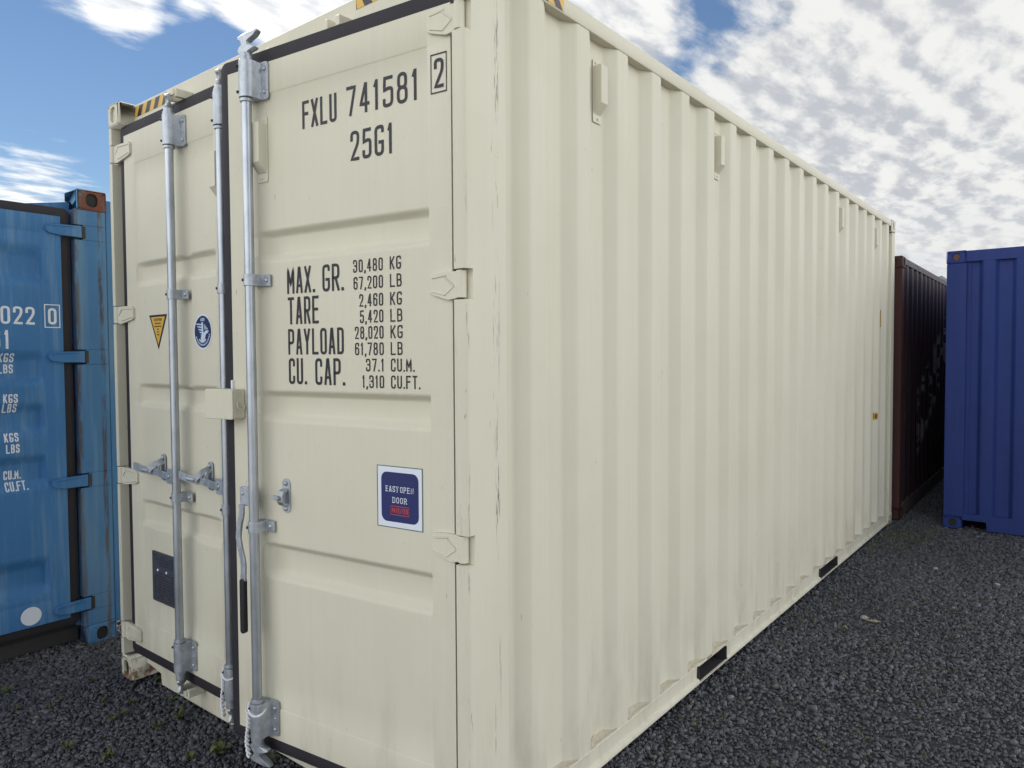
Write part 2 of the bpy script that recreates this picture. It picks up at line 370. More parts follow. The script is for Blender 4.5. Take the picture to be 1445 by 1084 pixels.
def round_path(pts, closed, rad):
    out = []; n = len(pts)
    for i, (p, r) in enumerate(pts):
        if r <= 0 or (not closed and i in (0, n-1)): out.append(p); continue
        a = pts[(i-1) % n][0]; b = pts[(i+1) % n][0]
        da = (a-p); db = (b-p); rr = min(rad*r, da.length*.5, db.length*.5)
        p0 = p+da.normalized()*rr; p1 = p+db.normalized()*rr
        for k in range(6):
            t = k/5; out.append(p0*(1-t)**2+p*2*t*(1-t)+p1*t*t)
    return out
def ribbon(mb, path, closed, sw, place, lift):
    P = [path[0]]
    for p in path[1:]:
        if (p-P[-1]).length > sw*.05: P.append(p)
    if closed and (P[0]-P[-1]).length < sw*.05: P.pop()
    # subdivide long runs so lettering follows pressed panels
    Q = []; m = len(P)
    for i in range(m if closed else m-1):
        a, b = P[i], P[(i+1) % m]; k = max(1, int((b-a).length/.012))
        Q += [a+(b-a)*j/k for j in range(k)]
    if not closed: Q.append(P[-1])
    P = Q; m = len(P); vs = []
    for i, p in enumerate(P):
        a = P[(i-1) % m] if closed or i > 0 else None; b = P[(i+1) % m] if closed or i < m-1 else None
        d1 = (p-a).normalized() if a is not None else None; d2 = (b-p).normalized() if b is not None else None
        if d1 is None: d1 = d2
        if d2 is None: d2 = d1
        n1 = Vector((-d1.y, d1.x)); n2 = Vector((-d2.y, d2.x)); mm = n1+n2
        mm = mm.normalized() if mm.length > .2 else n1
        k = min(1/max(mm.dot(n1), .4), 1.32)
        for sg in (1, -1):
            q = p+mm*sg*sw/2*k; vs.append(place(q.x, q.y, lift))
    fs = [(2*i, 2*i+1, 2*((i+1) % m)+1, 2*((i+1) % m)) for i in range(m if closed else m-1)]
    mb.add(vs, fs)
def write(mb, text, x0, x1, z0, z1, sw, place, gap=.32, slant=0):
    """text between x0 and x1 (x1 may be None: natural width), z0..z1; place(x, z, lift) -> 3D point"""
    h = z1-z0; units = [NARROW.get(c, 1) for c in text]; tot = sum(units)+gap*(len(text)-1)
    u = (x1-x0)/tot if x1 is not None else h*.40
    x = x0; k = 0
    for c, wd in zip(text, units):
        if c != ' ':
            gw = wd*u-(sw if c not in '.,' else 0); gh = h-sw
            for closed, pts in G[c]:
                pp = [(Vector((x+sw/2+px*gw+slant*(py*gh), z0+sw/2+py*gh)), r) for px, py, r in pts]
                path = round_path(pp, closed, max(gw*.62, sw*.6))
                if not closed and c not in '.,':
                    path = [path[0]+(path[0]-path[1]).normalized()*sw*.46]+path[1:-1]+[path[-1]+(path[-1]-path[-2]).normalized()*sw*.46] if len(path) > 1 else path
                elif c == '.': path = [Vector((x+sw/2, z0)), Vector((x+sw/2, z0+sw*1.1))]
                elif c == ',': path = [Vector((x+sw*.75, z0+sw*1.1)), Vector((x+sw*.25, z0-sw*.9))]
                ribbon(mb, path, closed, sw*(1.15 if c in '.,' else 1), place, .0009+.00012*(k % 4)); k += 1
        x += (wd+gap)*u
    return mb
def flat_poly(mb, pts, place, lift):
    mb.add([place(x, z, lift) for x, z in pts], [tuple(range(len(pts)))])
def oval(cx, cz, rx, rz, n=32): return [(cx+rx*math.cos(2*math.pi*i/n), cz+rz*math.sin(2*math.pi*i/n)) for i in range(n)]
def rrect(x0, x1, z0, z1, r, n=5):
    out = []
    for cx, cz, a0 in ((x1-r, z1-r, 0), (x0+r, z1-r, 90), (x0+r, z0+r, 180), (x1-r, z0+r, 270)):
        for i in range(n+1):
            a = R(a0+90*i/n); out.append((cx+r*math.cos(a), cz+r*math.sin(a)))
    return out

# ------------------------------------------------------------------ container pieces (local frame: door end at y = 0 facing -y, x to the right)
def casting(name, m, parent, x0, x1, y0, y1, z0, z1, holes, r=.011, dark=None):
    """corner casting: chamfered steel block with oval openings; holes: list of 'front' 'left' 'right' 'back'"""
    mb = MB()
    X, Y, Z = (x0, x1), (y0, y1), (z0, z1)
    def P(ax, sg, u, v):  # point of face ax/sg at inset coords
        c = [0, 0, 0]; c[ax] = (X, Y, Z)[ax][sg]; o = [a for a in range(3) if a != ax]
        c[o[0]] = u; c[o[1]] = v; return tuple(c)
    faces = {'left': (0, 0), 'right': (0, 1), 'front': (1, 0), 'back': (1, 1), 'bottom': (2, 0), 'top': (2, 1)}
    rng_ = (X, Y, Z)
    for nm, (ax, sg) in faces.items():
        o = [a for a in range(3) if a != ax]; u0, u1 = rng_[o[0]][0]+r, rng_[o[0]][1]-r; v0, v1 = rng_[o[1]][0]+r, rng_[o[1]][1]-r
        if nm not in holes:
            mb.add([P(ax, sg, u0, v0), P(ax, sg, u1, v0), P(ax, sg, u1, v1), P(ax, sg, u0, v1)], [(0, 1, 2, 3)])
        else:
            cu, cv = (u0+u1)/2, (v0+v1)/2; a, b = min(.032, (u1-u0)*.28), min(.040, (v1-v0)*.40)
            ca = math.atan2(v1-v0, u1-u0)
            ang = sorted([2*math.pi*i/40 for i in range(40)]+[ca, math.pi-ca, math.pi+ca, 2*math.pi-ca]); n = len(ang)
            outer = []; inner = []; deep = []
            for t in ang:
                c, s = math.cos(t), math.sin(t)
                k = min((u1-u0)/2/max(abs(c), 1e-6), (v1-v0)/2/max(abs(s), 1e-6))
                outer.append(P(ax, sg, cu+c*k, cv+s*k))
                e = lambda q: math.copysign(abs(q)**.8, q)
                q = list(P(ax, sg, cu+e(c)*a, cv+e(s)*b)); inner.append(tuple(q))
                q[ax] += (.012 if sg == 0 else -.012); deep.append(tuple(q))
            for cu_, cv_ in ((u0, v0), (u1, v0), (u1, v1), (u0, v1)): pass
            mb.add(outer+inner+deep, [(i, (i+1) % n, n+(i+1) % n, n+i) for i in range(n)]+[(n+i, n+(i+1) % n, 2*n+(i+1) % n, 2*n+i) for i in range(n)])
            # corner fillers of the radial fan
            for (uc, vc) in ((u0, v0), (u1, v0), (u1, v1), (u0, v1)):
                pass
            mb2 = MB(); mb2.add(deep, [tuple(range(n))])  # disc closing the opening; dark by default, for the shade inside
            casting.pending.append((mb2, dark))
    # chamfer strips and corners
    for ax in range(3):
        o = [a for a in range(3) if a != ax]
        for s1 in (0, 1):
            for s2 in (0, 1):
                def Q(first, t):
                    c = [0, 0, 0]; c[ax] = rng_[ax][0]+r if t == 0 else rng_[ax][1]-r
                    e1 = rng_[o[0]][s1]; e2 = rng_[o[1]][s2]; i1 = e1+(r if s1 == 0 else -r); i2 = e2+(r if s2 == 0 else -r)
                    c[o[0]], c[o[1]] = (e1, i2) if first else (i1, e2)
                    return tuple(c)
                def Mid(t):
                    c = [0, 0, 0]; c[ax] = rng_[ax][0]+r if t == 0 else rng_[ax][1]-r
                    e1 = rng_[o[0]][s1]; e2 = rng_[o[1]][s2]; d = r*.30
                    c[o[0]] = e1+(d if s1 == 0 else -d); c[o[1]] = e2+(d if s2 == 0 else -d); return tuple(c)
                mb.add([Q(1, 0), Mid(0), Q(0, 0), Q(1, 1), Mid(1), Q(0, 1)], [(0, 1, 4, 3), (1, 2, 5, 4)])
    for sx in (0, 1):
        for sy in (0, 1):
            for sz in (0, 1):
                e = (X[sx], Y[sy], Z[sz]); i_ = (e[0]+(r if sx == 0 else -r), e[1]+(r if sy == 0 else -r), e[2]+(r if sz == 0 else -r))
                mb.add([(e[0], i_[1], i_[2]), (i_[0], e[1], i_[2]), (i_[0], i_[1], e[2])], [(0, 1, 2)])
    o = mb.build(name, m, parent, smooth=0)
    bm = bmesh.new(); bm.from_mesh(o.data); bmesh.ops.remove_doubles(bm, verts=bm.verts[:], dist=1e-5); bmesh.ops.recalc_face_normals(bm, faces=bm.faces[:]); bm.to_mesh(o.data); bm.free()
    o.data.shade_smooth(); o.data.set_sharp_from_angle(angle=R(32))
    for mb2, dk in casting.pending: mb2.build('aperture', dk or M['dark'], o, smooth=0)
    casting.pending = []
    return o
casting.pending = []

def corrugated(name, m, parent, prof, z0, z1, T=None, bend=.010, solid=.003):
    """vertical trapezoid sheet: prof = list of (x, y) bends; rounded bends, extruded z0..z1"""
    P = [Vector(p) for p in prof]; out = [P[0]]
    for i in range(1, len(P)-1):
        a, p, b = P[i-1], P[i], P[i+1]; rr = min(bend, (a-p).length*.4, (b-p).length*.4)
        p0 = p+(a-p).normalized()*rr; p1 = p+(b-p).normalized()*rr
        for k in range(5):
            t = k/4; out.append(p0*(1-t)**2+p*2*t*(1-t)+p1*t*t)
    out.append(P[-1]); mb = MB(); n = len(out); zs = [z0, z1]
    vs = [(p.x, p.y, z) for z in zs for p in out]
    mb.add(vs, [(i, i+1, n+i+1, n+i) for i in range(n-1)], T)
    return mb.build(name, m, parent, smooth=50, solid=solid)

def leaf_depth(px0, px1, pz0, pz1, chans, dep, e0, e1, inset, bars=()):
    """depth (towards +y) of a pressed door panel at (x, z)"""
    def f(x, z):
        if x <= px0 or x >= px1 or z <= pz0 or z >= pz1: return 0.0
        edge = min((x-px0)/.006, (px1-x)/.006, (z-pz0)/.006, (pz1-z)/.006, 1.0)
        d = inset*max(0, edge); c = 0.0
        for zt, zb, sl in chans:
            if zb < z < zt:
                q = min(1, (zt-z)/sl, (z-zb)/(sl*1.25)); c = max(c, dep*q*q*(3-2*q))
        c *= max(0, min(1, (x-px0)/e0, (px1-x)/e1))
        for bx, hw, bd in bars:
            q = abs(x-bx)
            if q < hw: c = max(c, bd*min(1, (hw-q)/.025)*min(1, (pz1-z)/.03, (z-pz0)/.03))
        return d+c
    return f
def leaf(name, m, parent, x0, x1, z0, z1, f, xs, zs, th=.045, rc=.03):
    """door leaf: front grid following f, closed behind"""
    def grid(lo, hi, extra):
        g = sorted(set([lo, hi]+[q for q in extra if lo < q < hi])); out = [g[0]]
        for a in g[1:]:
            if a-out[-1] > 1e-4: out.append(a)
        return out
    gx, gz = grid(x0, x1, xs), grid(z0, z1, zs); nx, nz = len(gx), len(gz); mb = MB()
    vs = [(x, f(x, z), z) for z in gz for x in gx]
    fs = [(j*nx+i, j*nx+i+1, (j+1)*nx+i+1, (j+1)*nx+i) for j in range(nz-1) for i in range(nx-1)]
    ring = [i for i in range(nx)]+[(j+1)*nx-1 for j in range(1, nz)]+[(nz-1)*nx+i for i in range(nx-2, -1, -1)]+[j*nx for j in range(nz-2, 0, -1)]
    o = len(vs); vs += [(vs[k][0], th, vs[k][2]) for k in ring]; n = len(ring)
    fs += [(ring[k], ring[(k+1) % n], o+(k+1) % n, o+k) for k in range(n)]+[tuple(range(o, o+n))]
    mb.add(vs, fs)
    return mb.build(name, m, parent, smooth=48)
def gasket(parent, x0, x1, z0, z1, wid, y0, y1, m, sides='lrtb', rad=.03):
    """rubber seal round a leaf, rounded outer corners"""
    outer = rrect(x0-(wid if 'l' in sides else -.004), x1+(wid if 'r' in sides else -.004), z0-wid, z1+wid, rad)
    inner = rrect(x0+.004, x1-.004, z0+.004, z1-.004, rad*.6)
    n = len(outer); mb = MB()
    def ring(pts, y): return [(x, y, z) for x, z in pts]
    mid = [((a[0]+b[0])/2, (a[1]+b[1])/2) for a, b in zip(outer, inner)]
    vs = ring(outer, y1)+ring(outer, y0+.008)+ring(mid, y0)+ring(inner, y0+.006)+ring(inner, y1)
    mb.add(vs, [(k*n+i, k*n+(i+1) % n, (k+1)*n+(i+1) % n, (k+1)*n+i) for k in range(4) for i in range(n)])
    return mb.build('door_gasket', m, parent, smooth=50)

# ================================================================== THE CREAM CONTAINER
XL = .022                                             # left outer edge
yard = 'shipping containers standing in the gravel yard'
box = empty('shipping_container', (0, 0, 0), 0, 'cream white twenty foot shipping container with ajar right door, nearest in the yard', 'shipping container', yard)
CRM, CPO, CRU = M['cream'], M['cream_post'], M['cream_rust']
for (x0, x1) in ((XL, XL+.125), (W-.162, W)):
    casting('corner_casting', CRU, box, x0, x1, 0, .178, 0, .118, ['front', 'right' if x1 == W else 'left'], dark=M['dark'])
    casting('corner_casting', CRM, box, x0, x1, 0, .178, H-.118, H, ['front', 'right' if x1 == W else 'left'], dark=CRM)
for (x0, x1) in ((0, .162), (W-.162, W)):
    casting('corner_casting', CRU, box, x0, x1, L-.178, L, 0, .118, ['back', 'right' if x1 == W else 'left'])
    casting('corner_casting', CRM, box, x0, x1, L-.178, L, H-.118, H, ['back', 'right' if x1 == W else 'left'], dark=CRM)
HZ = [2.655, 1.855, 1.045, .250]                      # hinge heights
ZB, ZT = .118, H-.118
# near right post: hollow-cornered at each hinge
segs = [ZB]
for h in sorted(HZ): segs += [h-.053, h+.040]
segs.append(ZT)
mb = MB(); rr = .012
def post_sec(x_out, s):                                # J-section, s = +1 right post
    X = lambda d: x_out-s*d
    arc = [(X(rr-rr*math.sin(a)), rr-rr*math.cos(a)) for a in [R(q) for q in (90, 67, 45, 22, 0)]]
    return arc
for i in range(len(segs)-1):
    a, b = segs[i], segs[i+1]
    if i % 2 == 0:
        arc = [(W-.003-rr+rr*math.sin(R(q)), .004+rr-rr*math.cos(R(q))) for q in (0, 22, 45, 67, 90)]
        mb.prism([(W-.052, .004)]+arc+[(W-.003, .036), (W-.052, .036)], a, b)
mb.prism([(W-.045, .036), (W-.003, .036), (W-.003, .192), (W-.006, .198), (W-.10, .198), (W-.10, .07), (W-.045, .07)], ZB, ZT)
post_r = mb.build('corner_post', CPO, box, smooth=35)
mb = MB()
for i in range(len(segs)-1):
    a, b = segs[i], segs[i+1]
    if i % 2 == 0: mb.prism([(XL, .004), (XL+.030, .004), (XL+.034, .062), (XL+.10, .062), (XL+.10, .128), (XL, .128)], a, b)
    else: mb.prism([(XL, .036), (XL+.030, .036), (XL+.034, .062), (XL+.10, .062), (XL+.10, .128), (XL, .128)], a, b)
mb.build('corner_post', CRM, box, bev=.002, smooth=35)
for x0, x1 in ((0, .12), (W-.12, W-.003)):
    MB().box(x0, x1, L-.128, L-.003, ZB, ZT).build('corner_post', CRM, box, bev=.008)
# header, sill
hd = MB().prism([(.075, 2.758), (.075, H-.008), (.095, H-.002), (.19, H-.002), (.19, 2.758)], XL+.04, W-.04, Matrix(((0, 0, 1, 0), (1, 0, 0, 0), (0, 1, 0, 0), (0, 0, 0, 1)))).build('door_header', CRM, box, bev=.003)
sl = MB().prism_xz([(XL+.09, .14), (W-.09, .14), (W-.09, .058), (W-.17, .058), (W-.285, .058), (W-.292, .004), (.300, .004), (.293, .058), (.165, .075), (XL+.09, .075)], .076, .17)
sill = sl.build('door_sill', CRM, box, bev=.002)
def flat_place(y): return lambda x, z, l: (x, y-l, z)
def hazard(parent, u0, u1, z0, z1, place, lean=1, nst=4, first=.5):
    o = MB(); flat_poly(o, [(u0, z0), (u1, z0), (u1, z1), (u0, z1)], place, .0012); hz = o.build('hazard_label', M['yellow'], parent, smooth=0)
    k = MB(); h = z1-z0; p = (u1-u0)/nst; wd = p*.5; off = h*.9*lean
    for i in range(-2, nst+2):
        a = u0+i*p+first*p
        quad = [(a, z0), (a+wd, z0), (a+wd+off, z1), (a+off, z1)]
        # clip to the label
        out = []
        for (x, z) in quad: out.append((min(max(x, u0), u1), z))
        if max(q[0] for q in out)-min(q[0] for q in out) > .004: flat_poly(k, out, place, .0018)
    k.build('stripe', M['black_label'], hz, smooth=0)
hazard(hd, .152, .575, 2.826, 2.876, flat_place(.075), .6, 5, .35)
hazard(hd, W-.575, W-.165, 2.846, 2.886, flat_place(.075), -.6, 5, .55)
# long sides: corrugated sheets
OUT, INN = W-.006, W-.042
def side_prof(s):
    pts = [(INN, .110)]
    for k in range(20):
        y = .3275+.2843*k
        pts += [(INN, y-.060), (OUT, y), (OUT, y+.079), (INN, y+.139)]
    pts.append((INN, L-.110)); return [(x if s > 0 else W-x, y) for x, y in pts]
corrugated('side_panel', CRM, box, side_prof(1), .118, 2.832)
corrugated('side_panel', CRM, box, side_prof(-1), .118, 2.832)
# far end sheet
pts = [(.10, L-.045)]
for k in range(8): x = .2+.27*k; pts += [(x, L-.045), (x+.06, L-.010), (x+.15, L-.010), (x+.21, L-.045)]
pts.append((W-.10, L-.045)); corrugated('end_panel', CRM, box, pts, .118, 2.80)
MB().box(.10, W-.10, L-.12, L-.004, .02, .14).build('end_sill', CRM, box, bev=.003)
MB().box(.10, W-.10, L-.10, L-.005, 2.785, H-.006).build('end_header', CRM, box, bev=.003)
# roof: shallow transverse corrugation
mb = MB(); ys = [.15]; 
for k in range(27): y = .2+.209*k; ys += [y, y+.03, y+.10, y+.13]
ys.append(L-.1); mb.add([(x, y, H-.012-(.018 if (i % 4) in (2, 3) else 0)) for x in (.03, W-.03) for i, y in enumerate(ys)], [(i, i+1, len(ys)+i+1, len(ys)+i) for i in range(len(ys)-1)])
mb.build('roof', CRM, box, solid=.003)
# side rails
Tswap = Matrix(((0, 0, 1, 0), (1, 0, 0, 0), (0, 1, 0, 0), (0, 0, 0, 1)))
def along_y(poly, y0, y1, mb=None):                    # polygon (x, z) extruded along y
    return (mb or MB()).prism([(x, z) for x, z in poly], y0, y1, Matrix(((1, 0, 0, 0), (0, 0, 1, 0), (0, 1, 0, 0), (0, 0, 0, 1))))
trail = along_y([(W-.050, 2.826), (W-.004, 2.826), (W-.002, 2.830), (W-.002, 2.880), (W-.006, H-.008), (W-.060, H-.008)], .165, L-.17).build('top_rail', CRM, box, bev=.0025)
along_y([(.004, 2.826), (.050, 2.826), (.060, H-.008), (.004, H-.008)], .165, L-.17).build('top_rail', CRM, box, bev=.0025)
side_place = lambda u, z, l: (W-.002+l, u, z)
hazard(trail, .185, .520, 2.832, 2.878, side_place, -.8, 4, .4)
FP = ((1.665, 2.010), (3.700, 4.150))
mb = MB(); cuts = [.165]+[q for f in FP for q in f]+[L-.17]
for i in range(0, len(cuts), 2):
    a, b = cuts[i], cuts[i+1]
    along_y([(W-.060, .126), (W-.006, .126), (W-.004, .122), (W-.014, .114), (W-.016, .056), (W-.003, .049), (W-.0005, .045), (W-.0005, .030), (W-.060, .030)], a, b, mb)
for a, b in FP:
    along_y([(W-.060, .126), (W-.006, .126), (W-.006, .112), (W-.060, .112)], a, b, mb)
    along_y([(W-.0115, .036), (W-.0005, .036), (W-.0005, .030), (W-.0115, .030)], a, b, mb)
brail = mb.build('bottom_rail', CRM, box, bev=.0015)
along_y([(.004, .126), (.060, .126), (.060, .030), (.004, .030)], .165, L-.17).build('bottom_rail', CRU, box, bev=.0015)
MB().box(.07, W-.062, .19, L-.15, .128, .150).build('floor', M['dark'], box)
for k in range(12):
    y = .45+k*.43
    if not any(a-.07 < y < b+.07 for a, b in FP): MB().box(.08, W-.065, y, y+.05, .034, .126).build('cross_member', M['dark'], box)
M['pocket'] = plain('shade-dark pocket steel', (.030, .028, .030), .7, var=.3, sc=20)  # the shade inside the fork pockets is put into this colour
for a, b in FP:
    mb = MB(); mb.box(W-.42, W-.012, a, b, .030, .036)
    mb.box(W-.42, W-.414, a, b, .036, .111); mb.box(W-.414, W-.062, a, b, .105, .111); mb.box(W-.414, W-.0045, a+.0005, a+.0045, .0362, .1045); mb.box(W-.414, W-.0045, b-.0045, b-.0005, .0362, .1045)
    mb.build('fork_pocket', M['pocket'], box)
# sealant smears on the ledge under each hollow
mb = MB()
for k in range(-1, 20):
    yb = .3275+.2843*k+.079; ye = yb+.2843-.079
    if k < 0: yb, ye = .13, .3275
    n = 9; base = []; tops = []
    for i in range(n):
        t = i/(n-1); y = yb+.006+(ye-yb-.012)*t
        xx = (OUT-(OUT-INN)*min(1, (y-yb)/.060, (ye-y)/.060)) if k >= 0 else INN+max(0, (y-(ye-.06))/.06)*(OUT-INN)
        h = .003+.012*math.sin(math.pi*min(1, t*1.15))**.8*random.uniform(.35, 1.2)*(1.25-.8*t)
        base.append((min(xx+.016+random.uniform(0, .010), W-.0055), y, .1275)); tops.append((xx+.0012, y, .127+h))
    vs = base+tops; mid = [((b[0]*.35+t[0]*.65)+.0015, b[1], b[2]*.62+t[2]*.38) for b, t in zip(base, tops)]
    vs = base+mid+tops
    mb.add(vs, [(r_*n+i, r_*n+i+1, (r_+1)*n+i+1, (r_+1)*n+i) for r_ in range(2) for i in range(n-1)])
mb.build('sealant', M['sealant'], box, smooth=50, solid=.0012)

# vents
def vent(parent, T, m):
    mb = MB()
    mb.prism(rrect(-.030, .030, -.118, .118, .006), 0, .003, T)                       # base flange (local x across, y up, z out)
    bx = [(-.024, -.060), (.024, -.060), (.024, .094), (-.024, .094)]
    top = [(-.022, -.052), (.022, -.052), (.022, .092), (-.022, .092)]
    vs = [(-.024, -.088, .002), (.024, -.088, .002), (.024, .094, .002), (-.024, .094, .002), (-.023, -.050, .036), (.023, -.050, .036), (.023, .093, .036), (-.023, .093, .036)]
    mb.add(vs, [(4, 5, 6, 7), (0, 1, 5, 4), (1, 2, 6, 5), (2, 3, 7, 6), (3, 0, 4, 7)], T)
    for px_, py_ in ((-.012, .107), (.013, .107), (0, -.103)): mb.dome(T @ Vector((px_, py_, .003)), T.to_3x3() @ Vector((0, 0, 1)), .0055, .004)
    return mb.build('vent_cover', m, parent, bev=.0015, smooth=30)
def vT(o, xdir, zdir):
    x = Vector(xdir); z = Vector(zdir); y = z.cross(x)
    return Matrix(((x.x, y.x, z.x, o[0]), (x.y, y.y, z.y, o[1]), (x.z, y.z, z.z, o[2]), (0, 0, 0, 1)))
for k in (1, 5, 13, 17):
    vent(box, vT((INN+.0025, .3275+.2843*k+.079+.060+.0426, 2.640), (0, 1, 0), (1, 0, 0)), CRM)
# markings near the far end of the side
mb = MB(); yy = .3275+.2843*18
pl = lambda u, z, l: (OUT+l, u, z)
flat_poly(mb, [(yy+.028, 1.885), (yy+.060, 1.885), (yy+.060, 2.02), (yy+.028, 2.02)], pl, .0012); lb = mb.build('yellow_label', M['yellow'], box, smooth=0)
mb = MB(); 
for a, b, c, d in ((.026, .032, 1.88, 2.025), (.056, .062, 1.88, 2.025), (.026, .062, 1.88, 1.887), (.026, .062, 2.018, 2.025)): flat_poly(mb, [(yy+a, c), (yy+b, c), (yy+b, d), (yy+a, d)], pl, .0018+.0002*(a > .05)+.0004*(c > 2))
mb.build('border', M['black_label'], lb, smooth=0)
dy = Vector((OUT-INN, .060)); ds = dy.length
sp = lambda u, z, l: (INN+dy.x*u/ds+l*.86, yy-.060+dy.y*u/ds-l*.5, z)
mb = MB(); flat_poly(mb, [(.004, 1.045), (.066, 1.045), (.066, 1.115), (.004, 1.115)], sp, .0016); lb = mb.build('yellow_label', M['yellow'], box, smooth=0)
mb = MB(); write(mb, 'END', .012, .060, 1.058, 1.102, .007, lambda u, z, l: sp(u, z, l+.0012), .30); mb.build('lettering', M['black_label'], lb, smooth=0)

# ---------------- doors
CH = [(2.100, 1.976, .030), (1.512, 1.390, .030), (.944, .800, .032)]
def xz_lists(px0, px1, pz0, pz1, e0, e1, chans, bars=()):
    xs = [px0, px0+.003, px0+.006, px0+e0, px1-e1, px1-.006, px1-.003, px1]; zs = [pz0, pz0+.003, pz0+.006, pz1-.006, pz1-.003, pz1]
    for b, hw, bd in bars: xs += [b-hw, b-hw+.025, b+hw-.025, b+hw]
    for zt, zb, sl_ in chans:
        for q in (0, .12, .25, .38, .5, .62, .75, .88, 1): zs += [zt-sl_*q, zb+sl_*1.25*q]
        zs += [zt+.004, zb-.004]
    zs += list(np.arange(pz0, pz1, .12)); xs += list(np.arange(px0, px1, .12))
    return xs, zs
# left door leaf (closed), frame at its own origin y = .025
DY = .025
ld = empty_frame = bpy.data.objects.new('frame', None); bpy.data.objects.remove(ld)
bars_l = [(.715, .055, .010)]
fL = leaf_depth(.243, .985, .325, 2.580, CH, .026, .050, .050, .004, bars_l)
xs, zs = xz_lists(.243, .985, .325, 2.580, .050, .050, CH, bars_l)
def shiftY(o, y): o.location.y = y; return o
doorL = leaf('door', CRM, box, 0.138, 1.185, .190, 2.727, fL, xs, zs); shiftY(doorL, DY)
gasket(doorL, .138, 1.185, .190, 2.727, .054, .001, .046, M['rubber'])
# right door leaf (ajar): hinged at P0, local x runs from the hinge edge (0) to -1.055
TH = R(6.66)
fR = leaf_depth(-.893, -.088, .312, 2.594, CH, .026, .045, .010, .004)
xs, zs = xz_lists(-.893, -.088, .312, 2.594, .045, .010, CH)
doorR = leaf('door', CRM, box, -1.053, 0, .195, 2.703, fR, xs, zs); doorR.location = (2.36, DY, 0); doorR.rotation_euler = (0, 0, TH)
doorR['label'] = 'right door standing slightly ajar with black lettering'
gasket(doorR, -1.053, 0, .195, 2.703, .052, .002, .050, M['rubber'], 'lrtb')
# hinges
def hinge(parent, pin, x_leaf, z, m, s=1):
    """s=+1: leaf to the left of the pin. Local frame of the parent."""
    mb = MB(); px_, py_ = pin
    pts = [(px_-s*.002, z-.046), (px_-s*.002, z+.034), (px_-s*.060, z+.036), (x_leaf+s*.010, z+.032), (x_leaf, z+.020), (x_leaf, z-.026), (x_leaf+s*.014, z-.034), (px_-s*.050, z-.052)]
    mb.prism_xz(pts if s > 0 else pts[::-1], -.012, .004)
    mb.cyl(px_, py_, z-.047, z+.036, .0165, 16)
    # raised ribs on the blade
    c = (x_leaf*.45+px_*.55)
    for a, b in (((x_leaf+s*.012, z+.018), (px_-s*.055, z+.024)), ((x_leaf+s*.012, z-.022), (px_-s*.060, z-.036)), ((px_-s*.062, z+.020), (px_-s*.026, z-.010)), ((px_-s*.026, z-.010), (px_-s*.062, z-.036))):
        mb.tube([(a[0], -.012, a[1]), (b[0], -.012, b[1])], .0035, 6)
    return mb.build('hinge', m, parent, bev=.002, smooth=40)
for h in HZ:
    hinge(doorR, (.040, -.008), -.083, h, CRM, 1)
    hinge(doorL, (XL+.018, -.008), .222, h, CRM, -1)
# lettering on the right leaf
placeR = lambda x, z, l: (x, fR(x, z)-l, z)
T1 = MB(); SW = .0165
write(T1, 'FXLU', -.654, -.486, 2.432, 2.529, .0112, placeR, .30); write(T1, '741581', -.440, -.130, 2.437, 2.536, .0114, placeR, .34)
write(T1, '2', -.064, -.026, 2.455, 2.546, .0112, placeR)
for a, b, c, d in ((-.077, -.014, 2.440, 2.4445), (-.077, -.014, 2.5565, 2.561), (-.077, -.0735, 2.4445, 2.5565), (-.0175, -.014, 2.4445, 2.5565)): flat_poly(T1, [(a, c), (b, c), (b, d), (a, d)], placeR, .0012)
write(T1, '25G1', -.424, -.236, 2.287, 2.386, .0114, placeR, .34)
T1.build('lettering', M['ink'], doorR, smooth=0)
T2 = MB()
write(T2, 'MAX.', -.746, -.606, 1.859, 1.954, .0104, placeR, .26); write(T2, 'GR.', -.566, -.466, 1.858, 1.952, .0104, placeR, .26)
write(T2, 'TARE', -.744, -.586, 1.749, 1.847, .0104, placeR, .28)
write(T2, 'PAYLOAD', -.745, -.467, 1.640, 1.733, .0100, placeR, .30)
write(T2, 'CU.', -.744, -.654, 1.534, 1.628, .0104, placeR, .28); write(T2, 'CAP.', -.608, -.466, 1.533, 1.627, .0104, placeR, .28)
rows = [('30,480', -.419, 'KG', -.208, 1.9355), ('67,200', -.418, 'LB', -.206, 1.8785), ('2,460', -.393, 'KG', -.206, 1.8200), ('5,420', -.391, 'LB', -.205, 1.7655),
        ('28,020', -.415, 'KG', -.204, 1.7120), ('61,780', -.415, 'LB', -.205, 1.6575), ('37.1', -.366, 'CU.M.', -.157, 1.6035), ('1,310', -.384, 'CU.FT.', -.134, 1.5480)]
for a, x0, b, x1, zc in rows:
    write(T2, a, x0, -.286, zc-.0215, zc+.0215, .0056, placeR, .36); write(T2, b, -.256, x1, zc-.0215, zc+.0215, .0056, placeR, .34)
T2.build('lettering', M['ink'], doorR, smooth=0)
